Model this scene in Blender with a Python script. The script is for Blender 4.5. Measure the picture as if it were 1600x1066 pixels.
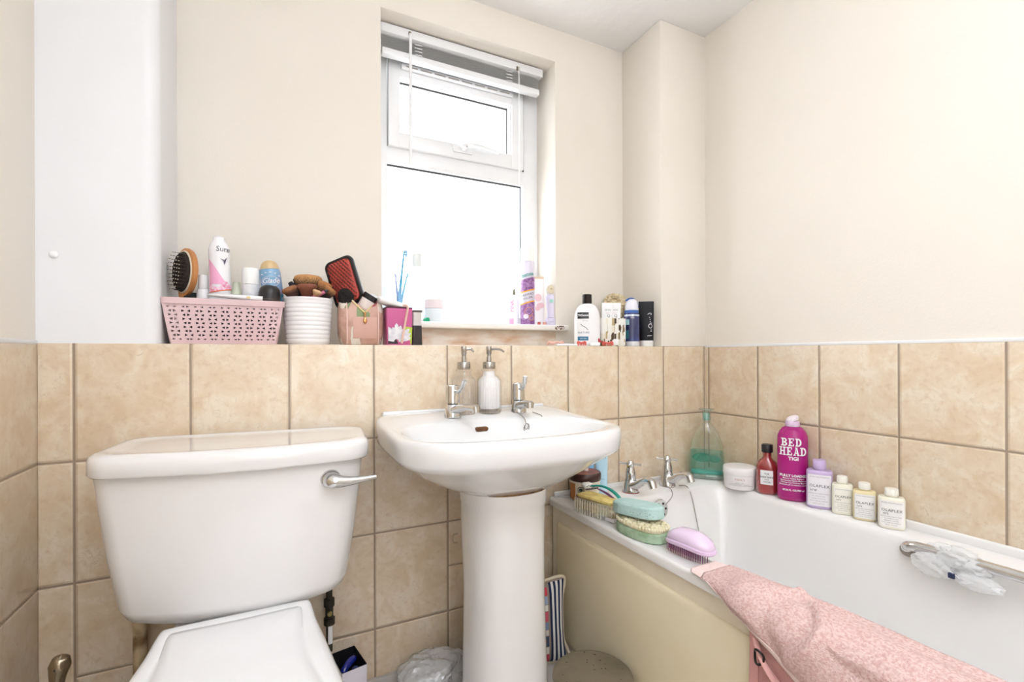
import bpy, bmesh, math, random
from math import pi, sin, cos, radians as R
from mathutils import Vector, Matrix, noise
random.seed(7)
D = bpy.data; SC = bpy.context.scene; COL = SC.collection
for o in list(D.objects): D.objects.remove(o)

# ------------------------------------------------------------ camera, world, lights, exposure
CZ = .9431
cam = D.objects.new('camera', D.cameras.new('camera')); COL.objects.link(cam)
cam.data.sensor_width = 36; cam.data.lens = 16.578; cam.data.shift_y = .01325
cam.data.clip_start = .02
cam.matrix_world = Matrix.Translation((0, 0, CZ)) @ Matrix.Rotation(R(-26.08), 4, 'Z') @ Matrix.Rotation(R(90), 4, 'X') @ Matrix.Rotation(R(-.22), 4, 'Z')
SC.camera = cam
SC.view_settings.view_transform = 'Standard'; SC.view_settings.look = 'None'
SC.view_settings.exposure = -0.13; SC.view_settings.gamma = 1; SC.view_settings.use_curve_mapping = False
w = D.worlds.new('overcast'); SC.world = w; w.use_nodes = True
w.node_tree.nodes['Background'].inputs[0].default_value = (.88, .94, 1, 1)
w.node_tree.nodes['Background'].inputs[1].default_value = 7.5

def area(name, loc, rot, sx, sy, power, col=(1, 1, 1), portal=False):
    l = D.lights.new(name, 'AREA'); l.shape = 'RECTANGLE'; l.size = sx; l.size_y = sy; l.energy = power; l.color = col
    o = D.objects.new(name, l); COL.objects.link(o); o.location = loc; o.rotation_euler = rot
    if portal: l.cycles.is_portal = True
    return o
area('window_portal', (.636, 1.84, 1.57), (R(90), 0, 0), .7, 1.1, 1, portal=True)
area('ceiling_fill', (.55, .05, 2.20), (0, 0, 0), 1.1, .8, 8.5, (.785, .875, 1))  # unseen fill added under the ceiling to brighten the room
area('flash_bounce', (.35, -.55, 1.75), (R(180), 0, 0), .5, .5, 30, (.785, .875, 1))
area('low_fill', (.10, -.96, 1.15), (R(86), 0, R(-10)), 1.3, 1.2, 11, (.785, .875, 1))  # added fill behind the camera, lifts the dark lower tiles

# ------------------------------------------------------------ materials
def lin(h):
    h = h.lstrip('#'); v = [int(h[i:i+2], 16)/255 for i in (0, 2, 4)]
    return tuple(c/12.92 if c <= .04045 else ((c+.055)/1.055)**2.4 for c in v) + (1,)
MC = {}
def mat(name, col, rough=.5, metal=0, coat=0, vary=None, vscale=6, bump=0, bscale=80, spec=.5, sss=0, alpha=1):
    if name in MC: return MC[name]
    m = D.materials.new(name); m.use_nodes = True; MC[name] = m
    nt = m.node_tree; b = nt.nodes['Principled BSDF']
    b.inputs['Base Color'].default_value = lin(col); b.inputs['Roughness'].default_value = rough
    b.inputs['Metallic'].default_value = metal; b.inputs['Coat Weight'].default_value = coat
    b.inputs['Coat Roughness'].default_value = .05
    b.inputs['Specular IOR Level'].default_value = spec
    if sss: b.inputs['Subsurface Weight'].default_value = sss; b.inputs['Subsurface Radius'].default_value = (.01, .006, .004); b.inputs['Subsurface Scale'].default_value = .5
    if alpha < 1: b.inputs['Alpha'].default_value = alpha
    tc = nt.nodes.new('ShaderNodeTexCoord')
    n = nt.nodes.new('ShaderNodeTexNoise'); n.inputs['Scale'].default_value = vscale; n.inputs['Detail'].default_value = 4
    nt.links.new(tc.outputs['Object'], n.inputs['Vector'])
    mx = nt.nodes.new('ShaderNodeMix'); mx.data_type = 'RGBA'
    mx.inputs[6].default_value = lin(col)
    if vary: mx.inputs[7].default_value = lin(vary)
    else: c = lin(col); mx.inputs[7].default_value = (c[0]*.96, c[1]*.955, c[2]*.95, 1)
    cr = nt.nodes.new('ShaderNodeMapRange'); cr.inputs[1].default_value = .4; cr.inputs[2].default_value = .65
    nt.links.new(n.outputs[0], cr.inputs[0]); nt.links.new(cr.outputs[0], mx.inputs[0]); nt.links.new(mx.outputs[2], b.inputs['Base Color'])
    if bump:
        n2 = nt.nodes.new('ShaderNodeTexNoise'); n2.inputs['Scale'].default_value = bscale; n2.inputs['Detail'].default_value = 3
        nt.links.new(tc.outputs['Object'], n2.inputs['Vector'])
        bp = nt.nodes.new('ShaderNodeBump'); bp.inputs['Strength'].default_value = bump; bp.inputs['Distance'].default_value = .003
        nt.links.new(n2.outputs[0], bp.inputs['Height']); nt.links.new(bp.outputs[0], b.inputs['Normal'])
    return m

def clear(name, tint, refl=.12, rough=.02, body=0.0, bodycol=None, stripes=0):
    """thin clear plastic or glass: see-through with a tint, a gloss and optionally some milky body"""
    if name in MC: return MC[name]
    m = D.materials.new(name); m.use_nodes = True; MC[name] = m
    nt = m.node_tree; nt.nodes.remove(nt.nodes['Principled BSDF']); out = nt.nodes['Material Output']
    t = nt.nodes.new('ShaderNodeBsdfTransparent'); t.inputs[0].default_value = lin(tint)
    g = nt.nodes.new('ShaderNodeBsdfGlossy'); g.inputs['Roughness'].default_value = rough
    f = nt.nodes.new('ShaderNodeLayerWeight'); f.inputs[0].default_value = .5
    mr = nt.nodes.new('ShaderNodeMapRange'); mr.inputs[3].default_value = refl*.35; mr.inputs[4].default_value = min(1, refl*3)
    p = nt.nodes.new('ShaderNodeMath'); p.operation = 'POWER'; p.inputs[1].default_value = 2
    nt.links.new(f.outputs['Facing'], p.inputs[0]); nt.links.new(p.outputs[0], mr.inputs[0])
    src = t.outputs[0]
    if body:
        d = nt.nodes.new('ShaderNodeBsdfDiffuse'); d.inputs[0].default_value = lin(bodycol or tint)
        mb = nt.nodes.new('ShaderNodeMixShader'); mb.inputs[0].default_value = body
        nt.links.new(src, mb.inputs[1]); nt.links.new(d.outputs[0], mb.inputs[2]); src = mb.outputs[0]
    ms = nt.nodes.new('ShaderNodeMixShader'); nt.links.new(mr.outputs[0], ms.inputs[0])
    nt.links.new(src, ms.inputs[1]); nt.links.new(g.outputs[0], ms.inputs[2]); nt.links.new(ms.outputs[0], out.inputs[0])
    return m

def nd(nt, t, **k):
    n = nt.nodes.new(t)
    for a, b in k.items(): setattr(n, a, b)
    return n
def mth(nt, op, a, b=None, c=None):
    n = nt.nodes.new('ShaderNodeMath'); n.operation = op
    for i, v in enumerate((a, b, c)):
        if v is None: continue
        if isinstance(v, (int, float)): n.inputs[i].default_value = v
        else: nt.links.new(v, n.inputs[i])
    return n.outputs[0]

def tile_mat(name, axis, u0, v0=.7094, w=.216, h=.27, g=.0048, extra=()):
    """beige marbled ceramic tiles with brown-grey grout; axis 0 runs along x, 1 along y"""
    m = D.materials.new(name); m.use_nodes = True; nt = m.node_tree; b = nt.nodes['Principled BSDF']
    tc = nd(nt, 'ShaderNodeTexCoord'); sp = nd(nt, 'ShaderNodeSeparateXYZ'); nt.links.new(tc.outputs['Object'], sp.inputs[0])
    u = mth(nt, 'DIVIDE', mth(nt, 'SUBTRACT', sp.outputs[axis], u0), w); v = mth(nt, 'DIVIDE', mth(nt, 'SUBTRACT', sp.outputs[2], v0), h)
    def edge(q, s):
        f = mth(nt, 'FRACT', q); return mth(nt, 'MULTIPLY', mth(nt, 'MINIMUM', f, mth(nt, 'SUBTRACT', 1.0, f)), s)
    dist = mth(nt, 'MINIMUM', edge(u, w), edge(v, h))
    for (a0, a1, z) in extra:      # short cut-tile joints round the pipes
        dz = mth(nt, 'ABSOLUTE', mth(nt, 'SUBTRACT', sp.outputs[2], z))
        cx_ = mth(nt, 'ABSOLUTE', mth(nt, 'SUBTRACT', sp.outputs[axis], (a0+a1)/2)); out = mth(nt, 'MAXIMUM', mth(nt, 'SUBTRACT', cx_, (a1-a0)/2), 0.0)
        dist = mth(nt, 'MINIMUM', dist, mth(nt, 'ADD', mth(nt, 'ADD', dz, .001), mth(nt, 'MULTIPLY', out, 5.0)))
    mr = nd(nt, 'ShaderNodeMapRange'); mr.inputs[1].default_value = g*.38; mr.inputs[2].default_value = g*.62; nt.links.new(dist, mr.inputs[0])   # 0 in the grout
    cell = nd(nt, 'ShaderNodeCombineXYZ'); nt.links.new(mth(nt, 'FLOOR', u), cell.inputs[0]); nt.links.new(mth(nt, 'FLOOR', v), cell.inputs[1])
    wn = nd(nt, 'ShaderNodeTexWhiteNoise'); nt.links.new(cell.outputs[0], wn.inputs['Vector'])
    off = nd(nt, 'ShaderNodeVectorMath', operation='MULTIPLY_ADD'); nt.links.new(wn.outputs['Color'], off.inputs[0]); off.inputs[1].default_value = (9, 9, 9); nt.links.new(tc.outputs['Object'], off.inputs[2])
    n1 = nd(nt, 'ShaderNodeTexNoise'); n1.inputs['Scale'].default_value = 15; n1.inputs['Detail'].default_value = 6; n1.inputs['Roughness'].default_value = .65; n1.inputs['Distortion'].default_value = .6
    n2 = nd(nt, 'ShaderNodeTexNoise'); n2.inputs['Scale'].default_value = 70; n2.inputs['Detail'].default_value = 4
    n3 = nd(nt, 'ShaderNodeTexNoise'); n3.inputs['Scale'].default_value = 24; n3.inputs['Detail'].default_value = 4; n3.inputs['Distortion'].default_value = 1.6
    for n in (n1, n2, n3): nt.links.new(off.outputs[0], n.inputs['Vector'])
    ramp = nd(nt, 'ShaderNodeValToRGB'); e = ramp.color_ramp.elements
    e[0].position = .36; e[0].color = lin('#dac2a2'); e[1].position = .62; e[1].color = lin('#e7d8c2')
    k = e.new(.5); k.color = lin('#e1cdb2')
    nt.links.new(n1.outputs[0], ramp.inputs[0])
    vein = mth(nt, 'ABSOLUTE', mth(nt, 'SUBTRACT', n3.outputs[0], .5))
    vr = nd(nt, 'ShaderNodeMapRange'); vr.inputs[1].default_value = 0; vr.inputs[2].default_value = .009; vr.inputs[3].default_value = .5; vr.inputs[4].default_value = 0; nt.links.new(vein, vr.inputs[0])
    gate = nd(nt, 'ShaderNodeMapRange'); gate.inputs[1].default_value = .5; gate.inputs[2].default_value = .6; nt.links.new(n1.outputs[0], gate.inputs[0])
    mv = nd(nt, 'ShaderNodeMix', data_type='RGBA'); mv.inputs[7].default_value = lin('#b0906f')
    nt.links.new(mth(nt, 'MULTIPLY', vr.outputs[0], gate.outputs[0]), mv.inputs[0]); nt.links.new(ramp.outputs[0], mv.inputs[6])
    sr = nd(nt, 'ShaderNodeMapRange'); sr.inputs[1].default_value = .54; sr.inputs[2].default_value = .72; sr.inputs[4].default_value = .35; nt.links.new(n2.outputs[0], sr.inputs[0])
    ms = nd(nt, 'ShaderNodeMix', data_type='RGBA'); ms.inputs[7].default_value = lin('#c9a582'); nt.links.new(sr.outputs[0], ms.inputs[0]); nt.links.new(mv.outputs[2], ms.inputs[6])
    gm = nd(nt, 'ShaderNodeMix', data_type='RGBA'); gm.inputs[6].default_value = lin('#a08c78'); nt.links.new(mr.outputs[0], gm.inputs[0]); nt.links.new(ms.outputs[2], gm.inputs[7])
    nt.links.new(gm.outputs[2], b.inputs['Base Color'])
    rr = nd(nt, 'ShaderNodeMapRange'); rr.inputs[3].default_value = .8; rr.inputs[4].default_value = .33; nt.links.new(mr.outputs[0], rr.inputs[0]); nt.links.new(rr.outputs[0], b.inputs['Roughness'])
    hr = nd(nt, 'ShaderNodeMapRange'); hr.inputs[1].default_value = g*.3; hr.inputs[2].default_value = g*1.3; nt.links.new(dist, hr.inputs[0])
    b.inputs['Coat Weight'].default_value = .45; b.inputs['Coat Roughness'].default_value = .22
    bp = nd(nt, 'ShaderNodeBump'); bp.inputs['Distance'].default_value = .0025; bp.inputs['Strength'].default_value = .9
    nt.links.new(mth(nt, 'ADD', hr.outputs[0], mth(nt, 'MULTIPLY', n1.outputs[0], .25)), bp.inputs['Height']); nt.links.new(bp.outputs[0], b.inputs['Normal'])
    return m

def paint(name, col, bump=.12, scale=140, rough=.75, stain=None):
    m = D.materials.new(name); m.use_nodes = True; nt = m.node_tree; b = nt.nodes['Principled BSDF']; b.inputs['Roughness'].default_value = rough
    tc = nd(nt, 'ShaderNodeTexCoord'); n = nd(nt, 'ShaderNodeTexNoise'); n.inputs['Scale'].default_value = 3; n.inputs['Detail'].default_value = 5; nt.links.new(tc.outputs['Object'], n.inputs['Vector'])
    mx = nd(nt, 'ShaderNodeMix', data_type='RGBA'); c = lin(col); mx.inputs[6].default_value = c; mx.inputs[7].default_value = (c[0]*.96, c[1]*.95, c[2]*.93, 1); nt.links.new(n.outputs[0], mx.inputs[0])
    src = mx.outputs[2]
    if stain:   # damp brown staining and flaking on the plaster under the window board
        x0, x1, z0, z1 = stain; sp = nd(nt, 'ShaderNodeSeparateXYZ'); nt.links.new(tc.outputs['Object'], sp.inputs[0])
        def ramp(v, a, b_, c_, d_):
            r = nd(nt, 'ShaderNodeMapRange'); r.inputs[1].default_value = a; r.inputs[2].default_value = b_; r.inputs[3].default_value = c_; r.inputs[4].default_value = d_; nt.links.new(v, r.inputs[0]); return r.outputs[0]
        mk = mth(nt, 'MULTIPLY', mth(nt, 'MULTIPLY', ramp(sp.outputs[0], x0, x0+.06, 0, 1), ramp(sp.outputs[0], x1-.05, x1, 1, 0)), ramp(sp.outputs[2], z0, z1, 1, 0))
        n2 = nd(nt, 'ShaderNodeTexNoise'); n2.inputs['Scale'].default_value = 22; n2.inputs['Detail'].default_value = 6
        mp = nd(nt, 'ShaderNodeMapping'); mp.inputs['Scale'].default_value = (.5, 1, 1.6); nt.links.new(tc.outputs['Object'], mp.inputs[0]); nt.links.new(mp.outputs[0], n2.inputs['Vector'])
        f = mth(nt, 'MULTIPLY', mk, ramp(n2.outputs[0], .38, .7, .1, 1.0))
        m2 = nd(nt, 'ShaderNodeMix', data_type='RGBA'); m2.inputs[7].default_value = lin('#c9986b'); nt.links.new(f, m2.inputs[0]); nt.links.new(src, m2.inputs[6]); src = m2.outputs[2]
    nt.links.new(src, b.inputs['Base Color'])
    n3 = nd(nt, 'ShaderNodeTexNoise'); n3.inputs['Scale'].default_value = scale; n3.inputs['Detail'].default_value = 3; nt.links.new(tc.outputs['Object'], n3.inputs['Vector'])
    bp = nd(nt, 'ShaderNodeBump'); bp.inputs['Strength'].default_value = bump; bp.inputs['Distance'].default_value = .004; nt.links.new(n3.outputs[0], bp.inputs['Height']); nt.links.new(bp.outputs[0], b.inputs['Normal'])
    return m

M_cream = paint('cream wall paint', '#efe7dc')
M_sillwall = paint('stained wall paint', '#efe7dc', stain=(.36, 1.05, .975, 1.10))
M_ceil = paint('textured ceiling paint', '#f5f2f0', bump=.5, scale=26)
M_whitep = paint('white panel paint', '#eeeef0', bump=.03, scale=40, rough=.45)
M_upvc = mat('white window plastic', '#f2f2f3', .25)
M_gask = mat('dark window gasket', '#4a4a48', .6)
M_cer = mat('glazed white ceramic', '#ece9e7', .08, coat=.6, vscale=2)
M_cerb = mat('glazed white basin ceramic', '#ecebea', .07, coat=.6, vscale=2)
M_acr = mat('white bath acrylic', '#f1eeeb', .12, coat=.5, vscale=2)
M_seat = mat('white seat plastic', '#f1f0f0', .15, coat=.4)
M_chrome = mat('polished chrome', '#d9d9d9', .06, metal=1, vary='#c9c9c7')
M_steel = mat('brushed steel', '#b9b4ad', .25, metal=1, vary='#98938c')
M_white = mat('white plastic', '#f4f3f3', .35)
M_black = mat('black plastic', '#17151a', .35)
M_dark = mat('dark gap', '#2a2320', .8)
M_text = mat('dark grey print', '#3b3a3c', .6)
M_textw = mat('white print', '#f6f2f4', .6)
M_textl = mat('pale grey print', '#9a9694', .6)
M_cap = mat('metal cap steel', '#c8c8c8', .3, metal=1)
M_glass = clear('clear window glass', '#ffffff', .08)
M_bglass = clear('clear bottle glass', '#ffffff', .2)
M_cplastic = clear('clear plastic', '#f6f4f0', .2, .08, body=.12, bodycol='#ffffff')

# ------------------------------------------------------------ mesh helpers
def obj(name, bm, m, parent=None, smooth=True, loc=None, rot=None, angle=40):
    me = D.meshes.new(name)
    if smooth:
        bm.normal_update()
        for f in bm.faces: f.smooth = True
        for e in bm.edges:
            if len(e.link_faces) == 2 and e.calc_face_angle(0) > R(angle): e.smooth = False
    bm.to_mesh(me); bm.free(); me.materials.append(m)
    o = D.objects.new(name, me); COL.objects.link(o)
    if parent: o.parent = parent
    if loc: o.location = loc
    if rot: o.rotation_euler = rot
    return o
def tag(o, label=None, cat=None, group=None, kind=None):
    if label: o['label'] = label
    if cat: o['category'] = cat
    if group: o['group'] = group
    if kind: o['kind'] = kind
    return o
def thing(name, label, cat, loc=(0, 0, 0), rz=0, group=None, rot=None):
    o = D.objects.new(name, None); COL.objects.link(o); o.empty_display_size = .02
    o.location = loc; o.rotation_euler = rot or (0, 0, rz)
    return tag(o, label, cat, group)
def copy_thing(src, label, loc=None, rot=None):
    r = src.copy(); COL.objects.link(r)
    for ch in list(src.children):
        c = ch.copy(); COL.objects.link(c); c.parent = r
        for g in list(ch.children):
            d = g.copy(); COL.objects.link(d); d.parent = c
    r['label'] = label
    if loc: r.location = loc
    if rot: r.rotation_euler = rot
    return r
def struct(name, bm, m, parent=None, **k):
    o = obj(name, bm, m, parent, **k); o['kind'] = 'structure'; return o
def BM(): return bmesh.new()
def box(bm, x0, x1, y0, y1, z0, z1, bev=0, seg=2):
    r = bmesh.ops.create_cube(bm, size=1, matrix=Matrix.Translation(((x0+x1)/2, (y0+y1)/2, (z0+z1)/2)) @ Matrix.Diagonal((x1-x0, y1-y0, z1-z0, 1)))
    if bev:
        es = list({e for v in r['verts'] for e in v.link_edges})
        bmesh.ops.bevel(bm, geom=es, offset=bev, segments=seg, profile=.5, affect='EDGES')
    return bm
def bx(*a, **k): return box(BM(), *a, **k)
def ring_pts(rx, ry, z, n=2, seg=40, cx=0, cy=0):
    out = []
    for i in range(seg):
        t = 2*pi*i/seg; c, s = cos(t), sin(t)
        out.append((cx+rx*math.copysign(abs(c)**(2/n), c), cy+ry*math.copysign(abs(s)**(2/n), s), z))
    return out
def loft(bm, rings, cap0=True, cap1=True, closed=True):
    vr = [[bm.verts.new(p) for p in r] for r in rings]; n = len(rings[0])
    for a, b in zip(vr, vr[1:]):
        for i in range(n if closed else n-1):
            j = (i+1) % n
            try: bm.faces.new((a[i], a[j], b[j], b[i]))
            except ValueError: pass
    if cap0: bm.faces.new(list(reversed(vr[0])))
    if cap1: bm.faces.new(vr[-1])
    return bm
def lathe(bm, prof, sx=1, sy=1, n=2, seg=40, cx=0, cy=0, caps=(True, True)):
    return loft(bm, [ring_pts(max(r, 1e-5)*sx, max(r, 1e-5)*sy, z, n, seg, cx, cy) for r, z in prof], *caps)
def catmull(pts, k=6):
    P = [Vector(p) for p in pts]; P = [2*P[0]-P[1]] + P + [2*P[-1]-P[-2]]; out = []
    for i in range(1, len(P)-2):
        for j in range(k):
            t = j/k; a, b, c, d = P[i-1:i+3]
            out.append(.5*((2*b)+(c-a)*t+(2*a-5*b+4*c-d)*t*t+(3*b-a-3*c+d)*t**3))
    out.append(P[-2]); return out
def tube(bm, pts, r, seg=10, smooth=0, flat=1.0, up=None, caps=True):
    """round (or flattened) tube along pts; r is one radius or one per given point"""
    rr = list(r) if hasattr(r, '__len__') else [r]*len(pts)
    if smooth:
        q = catmull([(i, 0, 0) for i in range(len(pts))], smooth)
        P = catmull(pts, smooth); r2 = []
        for v in q:
            i = min(int(v.x), len(rr)-2); f = v.x-i; r2.append(rr[i]*(1-f)+rr[i+1]*f)
        rr = r2
    else: P = [Vector(p) for p in pts]
    ref = Vector(up) if up else None; rings = []; nrm = None
    for i, p in enumerate(P):
        t = (P[min(i+1, len(P)-1)]-P[max(i-1, 0)]).normalized()
        if nrm is None:
            a = ref or (Vector((0, 0, 1)) if abs(t.z) < .9 else Vector((1, 0, 0)))
            nrm = (a - t*a.dot(t)).normalized()
        else: nrm = (nrm - t*nrm.dot(t)).normalized()
        b = t.cross(nrm)
        rings.append([tuple(p + (nrm*sin(2*pi*k/seg)*flat + b*cos(2*pi*k/seg))*rr[i]) for k in range(seg)])
    return loft(bm, rings, caps, caps)
def ball(bm, c, rx, ry=None, rz=None, seg=20, mtx=None):
    ry = ry or rx; rz = rz or rx
    m = Matrix.Translation(c) @ (mtx or Matrix()) @ Matrix.Diagonal((rx, ry, rz, 1))
    bmesh.ops.create_uvsphere(bm, u_segments=seg, v_segments=max(8, seg//2), radius=1, matrix=m); return bm
def cyl(bm, a, b, r0, r1=None, seg=20):
    return tube(bm, [a, b], [r0, r1 if r1 is not None else r0], seg)
def rrect(hx, hy, r, z, cx=0, cy=0, k=8, bow=0):
    """rounded rectangle ring; bow pushes the -y side forward in the middle"""
    out = []
    for (sx, sy, a0) in ((1, -1, -90), (1, 1, 0), (-1, 1, 90), (-1, -1, 180)):
        for i in range(k+1):
            a = R(a0+90*i/k); out.append([cx+sx*(hx-r)+r*cos(a), cy+sy*(hy-r)+r*sin(a), z])
    res = []
    for i, p in enumerate(out):                       # refine the long straight sides
        q = out[(i+1) % len(out)]; res.append(p)
        if i % (k+1) == k:
            for j in range(1, 8): res.append([p[0]+(q[0]-p[0])*j/8, p[1]+(q[1]-p[1])*j/8, z])
    for p in res:
        if p[1] < cy: p[1] -= bow*(1-((p[0]-cx)/hx)**2)*min(1, (cy-p[1])/hy)
    return [tuple(p) for p in res]

# surface mapping for labels and print: (u, v, lift) -> point
def mflat(y0): return lambda u, v, e: (u, y0-e, v)
def mround(rx, ry, n=2):
    def f(u, v, e):
        a = rx(v) if callable(rx) else rx; b = ry(v) if callable(ry) else ry
        q = min(.999, abs(u)/a); return (u*(1+e/a), -b*(1-q**n)**(1/n)-e, v)
    return f
def patch(name, parent, m, u0, u1, lo, hi, mp, nu=14, nv=4, e=.0006):
    bm = BM(); g = []
    for i in range(nu+1):
        u = u0+(u1-u0)*i/nu; a = lo(u) if callable(lo) else lo; b = hi(u) if callable(hi) else hi
        g.append([bm.verts.new(mp(u, a+(b-a)*j/nv, e)) for j in range(nv+1)])
    for i in range(nu):
        for j in range(nv): bm.faces.new((g[i][j], g[i+1][j], g[i+1][j+1], g[i][j+1]))
    return obj(name, bm, m, parent)
def text(parent, body, size, u, v, mp, m, e=.0012, align='CENTER', name='lettering', rot=0, sx=1, bold=0, shear=0, space=1, lsp=1):
    cu = D.curves.new('t', 'FONT'); cu.body = body; cu.size = size; cu.align_x = align; cu.align_y = 'CENTER'
    cu.offset = bold; cu.shear = shear; cu.space_character = space; cu.space_line = lsp; cu.resolution_u = 2
    t = D.objects.new('t', cu); COL.objects.link(t)
    bpy.context.view_layer.update()
    me = D.meshes.new_from_object(t.evaluated_get(bpy.context.evaluated_depsgraph_get()))
    D.objects.remove(t); D.curves.remove(cu)
    bm = BM(); bm.from_mesh(me); D.meshes.remove(me)
    if len(bm.edges): bmesh.ops.subdivide_edges(bm, edges=[x for x in bm.edges if x.calc_length() > size*.35], cuts=1)
    c, s = cos(rot), sin(rot)
    for q in bm.verts:
        x, y = q.co.x*sx, q.co.y; q.co = Vector(mp(u+x*c-y*s, v+x*s+y*c, e))
    return obj(name, bm, m, parent, smooth=False)
def dot(name, parent, m, u, v, r, mp, e=.0012, seg=20, ry=None):
    bm = BM(); vs = [bm.verts.new(mp(u+r*cos(2*pi*i/seg), v+(ry or r)*sin(2*pi*i/seg), e)) for i in range(seg)]
    bm.faces.new(vs); return obj(name, bm, m, parent, smooth=False)

# ------------------------------------------------------------ the room
YW = 1.3662; XL = -.4736; XR = 1.5379; LZ = .972; YU = 1.593; CEIL = 2.2248; YF = -1.0
T_back = tile_mat('beige marbled wall tiles along the back', 0, -.4133, extra=((-.4133, -.1973, .23), (.2347-.0, .2347, 9), (.4507, .6667, .3044)))
T_right = tile_mat('beige marbled wall tiles along the right', 1, 1.3513)
T_left = tile_mat('beige marbled wall tiles along the left', 1, 1.2)
struct('floor', bx(XL-.1, XR+.1, YF-.1, 1.9, -.1, 0), mat('pale vinyl floor', '#cfc8bf', .4, vary='#c3bab0'))
struct('ceiling', bx(XL-.1, XR+.1, YF-.1, 1.9, CEIL, CEIL+.1), M_ceil)
struct('wall_back_tiled', bx(XL, XR, YW, YU+.12, 0, LZ, .0015), T_back, angle=30)
o = struct('wall_right_tiled', bx(XR, XR+.1, YF, YW+.3, 0, LZ-.001, .0015), T_right)
struct('wall_right', bx(XR+.006, XR+.106, YF, YU+.3, LZ-.001, CEIL), M_cream)
struct('wall_left_tiled', bx(XL-.1, XL, YF, YW+.3, 0, LZ-.001, .0015), T_left)
struct('wall_left', bx(XL-.106, XL-.004, YF, YU+.3, LZ-.001, CEIL), M_cream)
struct('wall_front', bx(XL-.1, XR+.1, YF-.1, YF, 0, CEIL), M_cream)
# white sealant line along the top of the side tiles
for nm, xa, xb in (('trim_1', XR-.001, XR+.007), ('trim_2', XL-.005, XL+.001)):
    struct(nm, bx(xa, xb, YF, YW, LZ-.003, LZ+.006, .001), M_white)
WX0, WX1, WZ0, WZ1 = .300, .9727, 1.035, 2.0974
YE = 1.86
struct('wall_back_upper', box(box(box(BM(), XL, WX0, YU, YE, LZ, CEIL), WX1, XR+.1, YU, YE, LZ, CEIL), WX0, WX1, YU, YE, WZ1, CEIL), M_cream)
struct('wall_back_below_window', bx(WX0, WX1, YU, YE, LZ, WZ0), M_sillwall)
# thin stained plaster skim that runs a little past the board on both sides
struct('wall_right_boxing', bx(1.3057, XR+.05, YW+.002, YU+.01, LZ, CEIL, .004), M_cream)
bm = BM(); rp = []
for i in range(9):
    a = R(-90+90*i/8); rp.append((-.259-.03+.03*cos(a), YW+.004+.03+.03*sin(a)))
base = [(XL-.05, YW+.004)] + rp + [(-.259, YU+.01), (XL-.05, YU+.01)]
loft(bm, [[(x, y, z) for x, y in base] for z in (LZ, CEIL)])
wb = struct('wall_left_boxing', bm, M_whitep, angle=50)
bm = BM(); ball(bm, (-.447, YW+.003, 1.1665), .0085, .005, .0085); obj('screw_cap', bm, M_white, wb)
bm = BM(); ball(bm, (-.262, 1.588, 2.235-.08), .006, .005, .009); tag(obj('wall_hook', bm, M_white), 'tiny white screw hook high on the cream wall beside the white boxing', 'hook')
# thin grey skirting between floor and tiles
struct('baseboard_back', bx(XL, XR, YW-.012, YW, 0, .035, .002), mat('grey skirting', '#b9b2aa', .5))

# ------------------------------------------------------------ window
FY = 1.735
win = tag(thing('window_1', None, None), kind='structure')
def frame(bm, x0, x1, z0, z1, wl, wr, wb_, wt, y0, y1, bev=.003):
    box(bm, x0, x0+wl, y0, y1, z0, z1, bev); box(bm, x1-wr, x1, y0, y1, z0, z1, bev)
    if wt: box(bm, x0+wl-.002, x1-wr+.002, y0+.0005, y1, z1-wt, z1, bev)
    if wb_: box(bm, x0+wl-.002, x1-wr+.002, y0+.0005, y1, z0, z0+wb_, bev)
    return bm
f = frame(BM(), WX0, WX1, 1.045, WZ1, .048, .070, .05, .055, FY, FY+.065)
box(f, WX0+.04, WX1-.06, FY+.0005, FY+.065, 1.642, 1.704, .003)
obj('window_frame', f, M_upvc, win)
sash = obj('opening_sash', frame(BM(), .351, .900, 1.702, 2.046, .040, .054, .054, .088, FY-.014, FY+.045), M_upvc, win)
# glazing beads (stepped) and gaskets
def gasket(x0, x1, z0, z1, y, parent, t=.004):
    obj('gasket', frame(BM(), x0, x1, z0, z1, t*.5, t, t*.4, t*1.6, y, y+.004, 0), M_gask, parent, smooth=False)
gasket(.393, .8405, 1.758, 1.9575, FY+.020, sash)
obj('glazing_bead', frame(BM(), .388, .849, 1.753, 1.963, .006, .009, .006, .006, FY-.004, FY+.03, .0015), M_upvc, sash)
obj('glass_pane', bx(.385, .85, FY+.028, FY+.034, 1.75, 1.965), M_glass, sash, smooth=False)
gasket(.348, .8985, 1.10, 1.642, FY+.012, win)
obj('glass_pane', bx(.34, .91, FY+.03, FY+.036, 1.09, 1.645), M_glass, win, smooth=False)
obj('sash_gap', box(bx(.9005, .9045, FY-.004, FY+.002, 1.70, 2.05), .352, .43, FY-.004, FY+.002, 2.047, 2.050), M_dark, win, smooth=False)
bm = BM(); box(bm, .395, .846, FY-.028, FY-.013, 1.984, 2.003, .004)
vent = obj('trickle_vent', bm, M_upvc, sash)
bm = BM()
for k in range(8):
    x = .412+k*.0535; box(bm, x, x+.042, FY-.0292, FY-.0275, 1.9902, 1.9946)
obj('vent_slots', bm, mat('grey vent slot', '#a39a92', .7), sash, smooth=False)
obj('vent_hood', bx(.40, .838, FY-.020, FY-.0135, 2.006, 2.020, .003), M_upvc, sash)
bm = BM(); box(bm, .592, .672, FY-.024, FY-.0135, 1.722, 1.746, .004)
h = obj('window_handle', bm, M_upvc, sash)
bm = tube(BM(), [(.625, FY-.03, 1.742), (.66, FY-.045, 1.748), (.72, FY-.046, 1.744), (.772, FY-.042, 1.738)], [.010, .010, .0085, .007], 10, 4, flat=.8); ball(bm, (.632, FY-.030, 1.738), .014, .014, .012)
obj('window_handle_lever', bm, M_upvc, sash)
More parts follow.
